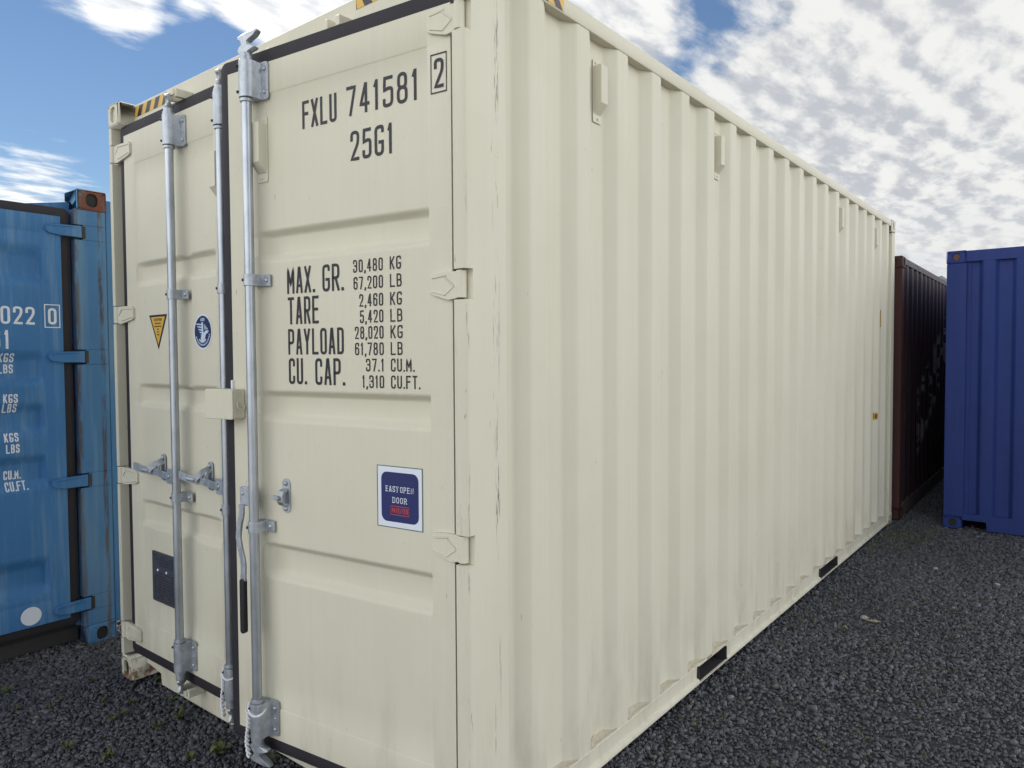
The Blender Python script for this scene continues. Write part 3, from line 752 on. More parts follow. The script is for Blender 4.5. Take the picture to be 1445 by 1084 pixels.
# easy-open sticker
def panel(parent, name, m, pts, place, lift): o = MB(); flat_poly(o, pts, place, lift); return o.build(name, m, parent, smooth=0)
st = panel(doorR, 'sticker', M['label_white'], [(-.319, 1.070), (-.130, 1.070), (-.130, 1.270), (-.319, 1.270)], placeR, .0012)
e = MB()
for a, b, c, d in ((-.322, -.127, 1.0675, 1.0705), (-.322, -.127, 1.2695, 1.2725), (-.322, -.3185, 1.0705, 1.2695), (-.1305, -.127, 1.0705, 1.2695)): flat_poly(e, [(a, c), (b, c), (b, d), (a, d)], placeR, .0017)
e.build('border', M['label_edge'], st, smooth=0)
panel(doorR, 'sticker_field', M['label_blue'], rrect(-.303, -.144, 1.088, 1.252, .024), placeR, .0018)
def serif_text(txt, cx, z0, size, lift, m, xs=1.0, parent=None, bold=.0):
    cu = bpy.data.curves.new('lettering', 'FONT'); cu.body = txt; cu.size = size; cu.align_x = 'CENTER'; cu.resolution_u = 3; cu.offset = bold
    o = bpy.data.objects.new('lettering', cu); COL.objects.link(o)
    me = bpy.data.meshes.new_from_object(o.evaluated_get(bpy.context.evaluated_depsgraph_get())); bpy.data.objects.remove(o)
    for v in me.vertices: v.co = Vector(placeR(cx+v.co.x*xs, z0+v.co.y, lift))
    me.materials.clear(); me.materials.append(m); q = bpy.data.objects.new('lettering', me); COL.objects.link(q); q.parent = parent; return q
def serif(txt, x0, x1, z0, z1, sw, m, parent, lift):
    mb = MB(); pl_ = lambda x, z, l: placeR(x, z, l+lift); write(mb, txt, x0, x1, z0, z1, sw, pl_, .42)
    h = z1-z0; units = [NARROW.get(c, 1) for c in txt]; u = (x1-x0)/(sum(units)+.42*(len(txt)-1)); x = x0
    for c, wd in zip(txt, units):      # serifs at stem ends
        ends = {'E': [(0, 0), (0, 1)], 'A': [(0, 0), (1, 0)], 'Y': [(0, 1), (1, 1), (.5, 0)], 'P': [(0, 0), (0, 1)], 'D': [(0, 0), (0, 1)], 'R': [(0, 0), (0, 1), (1, 0)], 'T': [(.5, 0)]}.get(c, [])
        for ex, ez in ends:
            xx = x+sw/2+ex*(wd*u-sw); zz = z0+ez*h; hh = sw*.50*(1 if ez == 0 else -1)
            flat_poly(mb, [(xx-sw*1.25, zz), (xx+sw*1.25, zz), (xx+sw*1.25, zz+hh), (xx-sw*1.25, zz+hh)], placeR, lift+.0016)
        x += (wd+.42)*u
    mb.build('lettering', m, parent, smooth=0)
serif('EASY', -.283, -.228, 1.187, 1.206, .0023, M['label_white'], doorR, .0012); serif('OPEN', -.221, -.165, 1.187, 1.206, .0023, M['label_white'], doorR, .0012)
serif('DOOR', -.254, -.193, 1.151, 1.170, .0023, M['label_white'], doorR, .0012)
mb = MB(); write(mb, 'PATENTED', -.257, -.189, 1.118, 1.134, .0024, lambda x, z, l: placeR(x, z, l+.0012), .25)
for a, b, c, d in ((-.262, -.184, 1.111, 1.113), (-.262, -.184, 1.139, 1.141), (-.262, -.2605, 1.113, 1.139), (-.1855, -.184, 1.113, 1.139)): flat_poly(mb, [(a, c), (b, c), (b, d), (a, d)], placeR, .0026)
mb.build('lettering', M['label_red'], doorR, smooth=0)

# warning triangle, emblem and data plate on the left leaf
placeL = lambda x, z, l: (x, fL(x, z)-l, z)
warn = panel(doorL, 'warning_sticker', M['black_label'], [(.360, 1.836), (.536, 1.836), (.448, 1.672)], placeL, .0012)
panel(warn, 'field', M['yellow'], [(.378, 1.826), (.518, 1.826), (.448, 1.694)], placeL, .0018)
mb = MB(); write(mb, 'ATTENTION', .410, .486, 1.806, 1.819, .0022, lambda x, z, l: placeL(x, z, l+.0014), .25)
for z, a, b in ((1.795, .420, .476), (1.781, .414, .482), (1.768, .440, .456), (1.755, .440, .456), (1.742, .436, .460)):
    x = a
    while x < b:
        w_ = random.uniform(.004, .010); flat_poly(mb, [(x, z-.003), (min(x+w_, b), z-.003), (min(x+w_, b), z+.003), (x, z+.003)], placeL, .0025); x += w_+.003
mb.build('lettering', M['black_label'], warn, smooth=0)
em = panel(doorL, 'round_emblem', M['label_white'], oval(.858, 1.745, .078, .078), placeL, .0012)
panel(em, 'disc', M['emblem'], oval(.858, 1.745, .070, .070), placeL, .0018)
mb = MB(); cx, cz = .858, 1.745; pE = lambda x, z, l: placeL(x, z, l+.0014)
write(mb, 'ABS', cx-.017, cx+.017, cz+.047, cz+.060, .0034, pE, .3)
for i in range(5):   # left wing feathers
    z = cz+.038-.012*i; flat_poly(mb, [(cx-.055+.009*i, z), (cx-.006, z-.004), (cx-.006, z-.010), (cx-.050+.009*i, z-.006)], placeL, .0026)
flat_poly(mb, [(cx-.008, cz+.042), (cx+.006, cz+.042), (cx+.008, cz-.005), (cx+.030, cz+.006), (cx+.054, cz+.004), (cx+.044, cz-.006), (cx+.030, cz-.010), (cx+.020, cz-.028), (cx+.010, cz-.044), (cx-.014, cz-.044), (cx-.016, cz-.026), (cx-.006, cz-.010)], placeL, .0030)
for i in range(4):   # right wing
    a = cx+.014+.008*i; flat_poly(mb, [(a, cz+.034-.006*i), (a+.004, cz+.034-.006*i), (a+.006, cz+.010), (a+.001, cz+.008)], placeL, .0026)
for a0 in range(200, 345, 9):   # ring of print
    for rr_ in (.058,):
        a1 = R(a0); a2 = R(a0+5.5); q = [(cx+(rr_+d)*math.cos(a), cz+(rr_+d)*math.sin(a)) for a, d in ((a1, -.004), (a2, -.004), (a2, .004), (a1, .004))]; flat_poly(mb, q, placeL, .0026)
arc = [(cx+.034*math.cos(R(a)), cz-.022+.026*math.sin(R(a))) for a in range(200, 341, 14)]; arc2 = [(cx+.024*math.cos(R(a)), cz-.026+.014*math.sin(R(a))) for a in range(340, 199, -14)]
flat_poly(mb, arc+arc2, placeL, .0034)
mb.build('eagle', M['emblem_fg'], em, smooth=0)
dp = MB().prism_xz(rrect(.345, .585, .458, .700, .006), -.003, .0045).build('data_plate', M['plate'], doorL, bev=.0008)
mb = MB(); py0 = -.003
for i, z in enumerate(np.arange(.478, .690, .0135)):
    if .60 < z < .632: continue
    x = .362+random.uniform(0, .02)*(z > .58)
    while x < .57:
        w_ = random.uniform(.012, .045)
        if random.random() < .82: mb.add([(x, py0-.0006, z-.0032), (min(x+w_, .575), py0-.0006, z-.0032), (min(x+w_, .575), py0-.0006, z+.0032), (x, py0-.0006, z+.0032)], [(0, 1, 2, 3)])
        x += w_+.008
mb.build('print', M['plate_ink'], dp, smooth=0)
for x in (.402, .487): MB().dome((x, py0, .613), (0, -1, 0), .0065, .004).build('rivet', M['rivet'], dp)
# vents on the doors
vent(doorR, vT((-.866, fR(-.8, 2.4)-.001, 2.392), (1, 0, 0), (0, -1, 0)), CRM)
vent(doorL, vT((1.030, -.001, 2.392), (1, 0, 0), (0, -1, 0)), CRM)
# lock box on the right leaf
lb = MB()
lb.prism_xz(rrect(-1.150, -.985, 1.398, 1.512, .010), -.058, -.0502)
for a, b, c, d in ((-1.150, -1.144, 1.402, 1.508), (-.991, -.985, 1.402, 1.508), (-1.146, -.989, 1.506, 1.512), (-1.146, -.989, 1.398, 1.404)): lb.box(a, b, -.0505, -.002, c, d)
lbo = lb.build('lock_box', CRM, doorR, bev=.004, seg=3)
MB().tube([(-.980, -.040, 1.462), (-.978, -.040, 1.446), (-.976, -.034, 1.437), (-.975, -.024, 1.434), (-.975, -.014, 1.440), (-.976, -.012, 1.450)], .0032, 8).build('hook', CRM, lbo)
MB().box(-1.058, -1.048, -.010, .002, 1.500, 1.545).build('weld_tab', M['label_white'], doorR, bev=.003)

# ---------------- locking bars (galvanised); bar axis local to the leaf frame
GV = M['galv']; GB = M['galv_bar']
def cam_head(mb, x, y, z, sgn, T, big=1.0):
    """forged cam: neck, small horn and large curved horn; sgn +1 points up. T maps (u, v) -> plan direction of the horns"""
    mb.cyl(x, y, z if sgn > 0 else z-.045, z+.045 if sgn > 0 else z, .0205, 14)
    mb.cyl(x, y, z+sgn*.010-.004, z+sgn*.010+.004, .0235, 14)
    prof = [(-.022, .040), (.016, .040), (.020, .048), (.046, .053), (.052, .060), (.030, .066), (.016, .070), (.014, .084), (.026, .092), (.050, .104), (.062, .116), (.058, .121), (.030, .119), (-.010, .110), (-.028, .104), (-.030, .096), (-.016, .086), (-.012, .072), (-.024, .062), (-.030, .052)]
    prof = [(p[0]*big, p[1]) for p in prof]
    n = len(prof); vs = []
    for t in (-.013, -.009, .009, .013):
        k = 1 if abs(t) < .01 else .86
        c = sum(p[0] for p in prof)/n, sum(p[1] for p in prof)/n
        for u, v in prof:
            u = c[0]+(u-c[0])*k; v = c[1]+(v-c[1])*(k if v > .05 else 1)
            vs.append((x+T[0]*u-T[1]*t, y+T[1]*u+T[0]*t, z+sgn*v))
    fs = [tuple(range(n)), tuple(range(3*n, 4*n))]+[(k*n+i, k*n+(i+1) % n, (k+1)*n+(i+1) % n, (k+1)*n+i) for k in range(3) for i in range(n)]
    mb.add(vs, fs)
def locking_bar(parent, x, y, face, z0, z1, zt, zb, camdir, out_bracket=.070):
    """face: y of the door face (in the same frame)"""
    bar = MB().cyl(x, y, z0, z1, .0178, 24).build('locking_bar', GB, parent)
    for nm, (a, b) in (('bar_bracket', zt), ('bar_bracket', zb)):
        mb = MB(); zm = (a+b)/2
        # half-round housing with a bolted flange to the right
        prof = [(x+.004+.031*math.cos(R(q)), y+.002+.030*math.sin(R(q))) for q in range(180, 361, 15)]
        prof += [(x+.035, face-.010), (x+.038, face-.005), (x+.038, face-.0005), (x-.027, face-.0005)]
        mb.prism(prof, a, b)
        mb.prism_xz(rrect(x+.024, x+out_bracket, a-.002, b+.002, .010), face-.0085, face-.001)
        for zz in (a+.024, b-.024): mb.dome((x+.054, face-.0085, zz), (0, -1, 0), .0085, .008)
        mb.dome((x+.053, face-.0085, zm), (0, -1, 0), .0055, .004)
        for zz, s in ((a, -1), (b, 1)): mb.cyl(x, y, zz+(.002 if s > 0 else -.014), zz+(.014 if s > 0 else -.002), .0235, 18)
        br = mb.build(nm, GV, bar, bev=.0015, smooth=35)
        for zz in (a+.02, b-.02): MB().tube([(x-.014, y-.0215, zz), (x-.020, y-.0255, zz)], .0058, 8).build('pin_hole', M['grip'], bar)
    for zc in (1.914, 1.004):
        mb = MB(); q0, q1 = zc-.021, zc+.021
        prof = [(x+.0225*math.cos(R(q)), y+.0225*math.sin(R(q))) for q in range(150, 361, 15)]
        prof += [(x+.0235, face-.009), (x+.064, face-.009), (x+.064, face-.0008), (x-.018, face-.0008)]
        mb.prism(prof, q0, q1); mb.dome((x+.048, face-.009, zc), (0, -1, 0), .0085, .008)
        gd = mb.build('bar_guide', GV, bar, bev=.0012, smooth=35)
        MB().tube([(x-.013, y-.018, zc), (x-.0165, y-.0225, zc)], .0052, 8).build('pin_hole', M['grip'], gd)
    for zz, s in ((z1-.004, 1), (z0+.004, -1)):
        mb = MB(); cam_head(mb, x, y, zz, s, camdir); mb.build('cam', GV, bar, bev=.0015, smooth=50)
    return bar
ZTB, ZBB = (2.570, 2.702), (.216, .344)
barR = locking_bar(doorR, -.889, -.045, 0, .226, 2.690, ZTB, ZBB, (1.0, .18))
barM = locking_bar(doorL, 1.116, -.045, 0, .214, 2.690, ZTB, ZBB, (-.25, .55))
barO = locking_bar(doorL, .688, -.045, 0, .214, 2.690, ZTB, ZBB, (-.25, .55))
# cam keepers on header and sill
for x, seen in ((.688, 1), (1.116, 1), (1.375, 0), (1.80, 0)):
    for z, s in ((2.800, 1), (.108, -1)):
        mb = MB(); y1 = .0755; d = .050 if seen else .030
        mb.box(x-.034, x+.034, y1-.012, y1, z-.020, z+.020)
        mb.box(x-.040, x-.024, y1-d-.03, y1-.004, z-.020, z+.020); mb.box(x+.020, x+.042, y1-d-.03, y1-.004, z-.018, z+.018)
        if seen: mb.box(x-.030, x+.032, y1-d-.038, y1-d-.028, z-.010, z+.012)
        mb.build('cam_keeper', CRM, box, bev=.003)
def retainer(parent, x, face, z, latch=True):
    mb = MB(); mb.prism_xz(rrect(x-.021, x+.021, z-.063, z+.063, .0205), face-.005, face-.0004)
    for zz in (z+.045, z-.047): mb.dome((x, face-.005, zz), (0, -1, 0), .0095, .009)
    # arched saddle
    mb.prism([(face-.004, z+.028), (face-.026, z+.020), (face-.034, z+.006), (face-.034, z-.020), (face-.024, z-.034), (face-.004, z-.036), (face-.004, z-.028), (face-.020, z-.024), (face-.024, z-.012), (face-.024, z+.004), (face-.018, z+.012), (face-.004, z+.018)], x-.016, x+.012, Tswap)
    if latch:
        mb.prism_xz([(x-.044, z-.008), (x-.004, z-.014), (x+.004, z-.004), (x-.004, z+.004), (x-.030, z+.003)], face-.046, face-.032)
    return mb.build('handle_retainer', GV, parent, bev=.0012, smooth=40)
retainer(doorR, -.765, fR(-.765, 1.124), 1.125)
def closed_handle(parent, bar, bx, rx, ex):
    hub = MB(); hub.box(bx-.072, bx-.010, -.054, -.044, 1.062, 1.128); hub.dome((bx-.048, -.054, 1.095), (0, -1, 0), .008, .006)
    hub.build('handle_hub', GV, bar, bev=.002)
    mb = MB(); mb.strap([(bx-.052, -.058, 1.096), (bx-.12, -.052, 1.098), (rx+.02, -.040, 1.100), (rx-.03, -.046, 1.102)], .030, .009)
    mb.strap([(rx-.02, -.046, 1.101), (rx-.045, -.054, 1.103), (rx-.07, -.060, 1.106), (ex+.04, -.066, 1.112), (ex, -.072, 1.120)], .034, .012)
    mb.tube([(rx-.025, -.058, 1.104), (rx-.075, -.066, 1.108)], .012, 8)
    hd_ = mb.build('handle', GV, bar, bev=.002, smooth=40)
    # hasp folding over the handle
    hp = MB(); hp.strap([(rx+.004, -.010, 1.150), (rx-.002, -.040, 1.138), (rx-.016, -.058, 1.118), (rx-.028, -.062, 1.100)], .026, .007); hp.build('handle_hasp', GV, parent, bev=.001)
    retainer(parent, rx, 0, 1.117, False)
closed_handle(doorL, barO, .688, .483, .335); closed_handle(doorL, barM, 1.116, .909, .775)
# hanging handle of the open bar
hub = MB(); hub.box(-.957, -.900, -.054, -.040, 1.080, 1.150); hub.dome((-.941, -.054, 1.125), (0, -1, 0), .008, .005); hub.build('handle_hub', GV, barR, bev=.003)
mb = MB()
path = [(-.938, 1.085), (-.936, 1.06), (-.940, 1.04), (-.950, 1.01), (-.956, .975), (-.957, .955), (-.950, .925), (-.936, .885), (-.932, .86), (-.934, .80)]
vs = []; 
for i, (x, z) in enumerate(path):
    for dx, dy_ in ((-.013, -.066), (.013, -.066), (.013, -.057), (-.013, -.057)): vs.append((x+dx, dy_, z))
mb.add(vs, [(4*i+k, 4*i+(k+1) % 4, 4*i+4+(k+1) % 4, 4*i+4+k) for i in range(len(path)-1) for k in range(4)]+[(0, 1, 2, 3), (len(vs)-4, len(vs)-3, len(vs)-2, len(vs)-1)])
hdl = mb.build('handle', GV, barR, bev=.0015, smooth=40)
MB().prism_xz(rrect(-.948, -.924, .602, .808, .011), -.071, -.052).build('grip', M['grip'], hdl, bev=.003)

# ---------------- ropes tied round the bar brackets
def rope(name, parentT, x, y, zt, zb, label):
    mb = MB(); r = .0042
    ring = []
    for i in range(25):
        a = R(200+i*9.2); ring.append(parentT @ Vector((x+.034*math.cos(a), y+.031*math.sin(a), zt-.030*math.cos(a+.9)*.9)))
    mb.tube(ring, r, 8)
    for ph in (0, math.pi):
        pts = []
        for i in range(46):
            t = i/45; z = zt-.018-(zt-.018-zb)*t
            a = ph+t*34; pts.append(parentT @ Vector((x-.036+.006*math.cos(a)+.006*math.sin(t*7), y-.016+.006*math.sin(a), z)))
        mb.tube(pts, r*.95, 6)
    o = mb.build(name, M['rope'], None); tag(o, label, 'rope', 'white ropes tied round the locking bars'); return o
TR = Matrix.Translation((2.36, DY, 0)) @ Matrix.Rotation(TH, 4, 'Z'); TL = Matrix.Translation((0, DY, 0))
rope('rope', TR, -.889, -.045, .332, .135, 'white twisted rope looped round the bracket of the swung-out locking bar on the right door')
rope('rope', TL, 1.116, -.045, .330, .130, 'white twisted rope tied at the foot of the middle locking bar, on the left door')

# ================================================================== LIGHT BLUE CONTAINER (door end faces +x)
def simple_container(root, L_, H_, mp_, mr, mc, mcast, low=0, period=.278):
    """shell shared by the neighbours: castings, posts, rails, corrugated sides, roof"""
    for x0, x1, sd in ((0, .162, 'left'), (W-.162, W, 'right')):
        for y0, y1, fb in ((0, .178, 'front'), (L_-.178, L_, 'back')):
            casting('corner_casting', mcast, root, x0, x1, y0, y1, 0, .118, [fb, sd]); casting('corner_casting', mcast, root, x0, x1, y0, y1, H_-.118, H_, [fb, sd], dark=mcast if mcast.name.startswith('navy') else None)
    for s in (1, -1):
        pts = [(W-.042, .11)]; k = 0; y = .30
        while y < L_-.30: pts += [(W-.042, y-.065), (W-.006, y), (W-.006, y+.075), (W-.042, y+.140)]; y += period
        pts.append((W-.042, L_-.11)); corrugated('side_panel', mp_, root, [(x if s > 0 else W-x, yy_) for x, yy_ in pts], .14, H_-.075-low)
        xx = lambda v: v if s > 0 else W-v
        a, b = sorted((xx(W-.055), xx(W-.003)))
        along_y([(a, H_-.072-low), (b, H_-.072-low), (b, H_-.010-low), (a, H_-.010-low)], .165, L_-.165).build('top_rail', mr, root, bev=.003)
        along_y([(a, .022), (b, .022), (b, .150), (a, .150)], .165, L_-.165).build('bottom_rail', mr, root, bev=.003)
        a, b = sorted((xx(W-.11), xx(W-.003)))
        MB().box(a, b, L_-.13, L_-.003, .118, H_-.118).build('corner_post', mc, root, bev=.006)
    mb = MB(); ys_ = [.1]; n_ = int((L_-.3)/.21)
    for k in range(n_): y = .15+.21*k; ys_ += [y, y+.03, y+.10, y+.13]
    ys_.append(L_-.1); mb.add([(x, y, H_-.014-low-(.018 if (i % 4) in (2, 3) else 0)) for x in (.03, W-.03) for i, y in enumerate(ys_)], [(i, i+1, len(ys_)+i+1, len(ys_)+i) for i in range(len(ys_)-1)])
    mb.build('roof', mp_, root, solid=.003)
    pts = [(.10, L_-.045)]
    for k in range(8): x = .2+.27*k; pts += [(x, L_-.045), (x+.06, L_-.010), (x+.15, L_-.010), (x+.21, L_-.045)]
    pts.append((W-.10, L_-.045))
    corrugated('end_panel', mp_, root, pts, .13, H_-.11)
    MB().box(.10, W-.10, L_-.12, L_-.004, .02, .14).build('end_sill', mr, root, bev=.003)
    MB().box(.10, W-.10, L_-.10, L_-.005, H_-.115, H_-.006).build('end_header', mr, root, bev=.003)
    MB().box(.06, W-.06, .10, L_-.10, .10, .15).build('floor', M['dark'], root)
BZ = -.035; BH = 2.632
blue = empty('shipping_container', (-.612, .246-W, BZ), R(90), 'light blue shipping container with rusty corner and white lettering, left of the cream one', 'shipping container', yard)
BP, BC = M['sky_blue'], M['blue_post']
simple_container(blue, L, BH, BP, BP, BC, M['rust_cast'], .125)
bl_low = [o for o in blue.children if o.name.startswith('corner_casting') and max(v.co.z for v in o.data.vertices) < 1]
for o in bl_low:
    o.data.materials.clear(); o.data.materials.append(BC)
# inner cheek of the near top casting keeps blue paint: a thin painted skin is not needed, posts carry the colour
z_ = lambda z: z-BZ
bh = [z_(2.350), z_(1.640), z_(.930), z_(.215)]
for s in (1, -1):
    mb = MB(); sg = [.118]
    for h in sorted(bh): sg += [h-.042, h+.042]
    sg.append(BH-.118)
    X = (lambda d: W-d) if s > 0 else (lambda d: d)
    if s > 0: mb.box(W-.004, W+.095, .010, .14, .10, BH-.045)
    for i in range(len(sg)-1):
        if i % 2 == 0: pl_ = [(X(.176), .006), (X(.012), .006), (X(.004), .014), (X(.004), .15), (X(.19), .15), (X(.19), .07), (X(.176), .07)]
        else: pl_ = [(X(.130), .006), (X(.012), .006), (X(.004), .014), (X(.004), .15), (X(.19), .15), (X(.19), .07), (X(.130), .07)]
        mb.prism(pl_, sg[i], sg[i+1])
    mb.build('corner_post', BC, blue, bev=.003)
MB().prism_xz([(.166, BH-.19), (W-.166, BH-.19), (W-.166, BH-.075), (W-.185, BH-.070), (W-.52, BH-.135), (.52, BH-.135), (.185, BH-.070), (.166, BH-.075)], .085, .19).build('door_header', BP, blue, bev=.004)
MB().box(.17, W-.17, .110, .19, .02, .13).build('door_sill', M['pocket'], blue, bev=.004)  # coloured dark for the shaded gap below the door
BCH = [(z_(2.265), z_(2.015), .085), (z_(1.682), z_(1.470), .068), (z_(1.402), z_(1.190), .072), (z_(1.112), z_(.900), .062), (z_(.545), z_(.300), .078)]
BD = .012
bx_edge = W-.243                                       # right edge of the right leaf
bpx0, bpx1 = bx_edge-.94, bx_edge-.096
fB = leaf_depth(bpx0, bpx1, z_(.275), z_(2.335), BCH, .030, .03, .020, .003)
xs, zs = xz_lists(bpx0, bpx1, z_(.275), z_(2.335), .03, .020, BCH)
bdR = leaf('door', BP, blue, bx_edge-1.03, bx_edge, z_(.160), z_(2.425), fB, xs, zs); bdR.location.y = BD
gasket(bdR, bx_edge-1.03, bx_edge, z_(.160), z_(2.425), .052, .020, .055, M['rubber'], 'lrtb')
fB2 = lambda x, z: fB(bx_edge-1.03-.025+bx_edge-x, z) if False else fB(2*bx_edge-1.055-x, z)
xs2 = [2*bx_edge-1.055-x for x in xs]
bdL = leaf('door', BP, blue, bx_edge-1.055-1.03+.03, bx_edge-1.055, z_(.160), z_(2.425), fB2, xs2, zs); bdL.location.y = BD
gasket(bdL, bx_edge-2.055, bx_edge-1.055, z_(.160), z_(2.425), .03, .020, .055, M['rubber'])
for h in bh:
    mb = MB(); pn = bx_edge+.075; xl = bx_edge-.078
    pts = [(xl+.012, h-.022), (xl, h-.010), (xl, h+.014), (xl+.012, h+.026), (xl+.05, h+.030), (pn+.020, h+.034), (pn+.020, h-.030), (xl+.07, h-.030)]
    mb.prism_xz(pts, -.020, .004); mb.cyl(pn+.016, -.004, h-.032, h+.035, .016, 14)
    mb.tube([(xl+.012, -.020, h+.020), (pn-.01, -.020, h+.026)], .006, 6)
    mb.build('hinge', BP, bdR, bev=.005, seg=3)
    mb = MB().box(pn+.034, pn+.052, -.0065, .02, h-.036, h+.036); mb.build('hinge_pocket_shade', M['grip'], bdR)  # black slab on the post stands for the shade in the hinge recess
# white lettering on the light blue door: positions by world y and z
placeB = lambda x, z, l: (x, fB(x, z)-l, z)
by = lambda y: y-(.246-W)
tb = MB()
def wb(t, y0, y1, z0, z1, sw, gap=.30): write(tb, t, by(y0), by(y1), z_(z0), z_(z1), sw, placeB, gap)
wb('022', -.292, -.133, 1.818, 1.914, .0125, .30)
wb('0', -.070, -.028, 1.822, 1.912, .0125)
for a, b, c, d in ((-.088, -.010, 1.803, 1.808), (-.088, -.010, 1.928, 1.933), (-.088, -.083, 1.808, 1.928), (-.015, -.010, 1.808, 1.928)): flat_poly(tb, [(by(a), z_(c)), (by(b), z_(c)), (by(b), z_(d)), (by(a), z_(d))], placeB, .0012)
wb('G1', -.335, -.255, 1.685, 1.786, .0125, .45)
for t, y0, y1, zc in (('KGS', -.303, -.231, 1.638), ('LBS', -.303, -.234, 1.578), ('KGS', -.291, -.224, 1.419), ('LBS', -.293, -.227, 1.367), ('KGS', -.291, -.225, 1.209), ('LBS', -.285, -.222, 1.149)): wb(t, y0, y1, zc-.024, zc+.024, .0066, .30)
wb('CU.M.', -.292, -.214, .981, 1.029, .0064, .26); wb('CU.FT.', -.290, -.186, .918, .968, .0064, .26)
tb.build('lettering', M['white_ink'], bdR, smooth=0)
ov = panel(bdR, 'round_sticker', M['label_white'], oval(by(-.192), z_(.222), .050, .050), placeB, .0015)

# ================================================================== NAVY CONTAINER (end wall faces -y)
navy = empty('shipping_container', (2.846, 6.17, 0), 0, 'dark navy blue shipping container, cut off by the right edge of the view', 'shipping container', yard)
NV = M['navy']
NH = 2.586
simple_container(navy, L, NH, NV, NV, NV, NV)
for s in (1, -1):
    X = (lambda d: d) if s > 0 else (lambda d: W-d)
    a, b = sorted((X(.004), X(.165))); MB().box(a, b, .006, .12, .118, NH-.118).build('corner_post', NV, navy, bev=.006)
pts = [(.150, .030), (.200, .030)]; x = .200
pts = [(.150, .042), (.196, .042), (.202, .050), (.262, .050)]
x = .262
while x < W-.35: pts += [(x+.030, .012), (x+.118, .012), (x+.148, .050), (x+.252, .050)]; x += .252
pts += [(W-.15, .050)]; corrugated('front_panel', NV, navy, pts, .14, NH-.10, bend=.008)
MB().box(.158, W-.158, .008, .12, NH-.108, NH-.006).build('front_header', NV, navy, bev=.005)
MB().prism_xz([(.150, .150), (W-.150, .150), (W-.150, .090), (W-.345, .090), (W-.350, .010), (.350, .010), (.345, .090), (.160, .090)], .006, .12).build('front_sill', NV, navy, bev=.003)
for x in (.081,):
    MB().prism_xz(oval(x, NH-.059, .026, .030, 20), .0085, .0118).build('rust_plug', M['navy_rust'], navy)

# ================================================================== BROWN CONTAINER (behind the cream one, its long side faces +x)
brown = empty('shipping_container', (2.472-W, 6.195, 0), R(.6), 'dark brown rusty shipping container with pale graffiti, between cream and navy containers', 'shipping container', yard)
simple_container(brown, L, 2.591, M['brown'], M['brown_rail'], M['brown_edge'], M['brown_edge'])
for s in (1, -1):
    X = (lambda d: W-d) if s > 0 else (lambda d: d)
    a, b = sorted((X(.004), X(.14))); MB().box(a, b, .006, .13, .118, 2.473).build('corner_post', M['brown_edge'], brown, bev=.006)
pts = [(.10, .045)]
for k in range(8): x = .2+.27*k; pts += [(x, .045), (x+.06, .010), (x+.15, .010), (x+.21, .045)]
pts.append((W-.10, .045)); corrugated('front_panel', M['brown'], brown, pts, .13, 2.48)
MB().box(.15, W-.15, .008, .12, 2.48, 2.585).build('front_header', M['brown_rail'], brown, bev=.004)
MB().box(.15, W-.15, .008, .12, .02, .14).build('front_sill', M['brown_rail'], brown, bev=.004)

# ================================================================== GROUND
def ground_fn(t, b):
    co = worldco(t)
    v = t.node('ShaderNodeTexVoronoi'); t.l.new(co, v.inputs['Vector']); v.inputs['Scale'].default_value = 62
    n = t.noise(co, 1.3, 5); n2 = t.noise(co, 90, 4)
    sx = t.node('ShaderNodeSeparateColor'); t.l.new(v.outputs['Color'], sx.inputs[0])
    c = t.mix(sx.outputs[0], (.016, .017, .020), (.055, .058, .066)); c = t.mix(t.math('MULTIPLY', t.ramp(n, .5, .75), .4), c, (.030, .028, .024))
    t.l.new(c, b.inputs['Base Color']); b.inputs['Roughness'].default_value = .8
    bump(t, b, t.math('ADD', t.math('SUBTRACT', 1.0, v.outputs['Distance']), t.math('MULTIPLY', n2, .4)), .012, .9)
M['ground'] = mat('dark gravel bed', ground_fn)
mb = MB(); g = [-1500, -200, -40, -12, -6, -3, -1.5, 0, 1.5, 3, 4.5, 6, 8, 12, 20, 60, 200, 1500]; n = len(g)
gz = lambda x, y: -.012-.030*min(1, max(0, (.2-x)/.8))*(1 if y < 3 else 1)
mb.add([(x, y, gz(x, y)) for y in g for x in g], [(j*n+i, j*n+i+1, (j+1)*n+i+1, (j+1)*n+i) for j in range(n-1) for i in range(n-1)])
tag(mb.build('ground', M['ground']), kind='structure')
M['pale'] = plain('pale bounce ground', (.34, .325, .29), .9, var=.25, sc=3)  # unseen pale ground, added to bounce sunlight up onto the walls
mb = MB()
for (x0, x1, y0, y1) in ((7.0, 60, -60, 60), (-60, 7.0, -60, -4.0)): mb.add([(x0, y0, .004), (x1, y0, .004), (x1, y1, .004), (x0, y1, .004)], [(0, 1, 2, 3)])
tag(mb.build('bounce_ground', M['pale'], None, smooth=0), kind='structure')
def gzi(x, y):                       # height of the sheet (piecewise linear in x)
    xs_ = np.array(g, float); return np.interp(x, xs_, np.array([gz(q, 0) for q in g]))
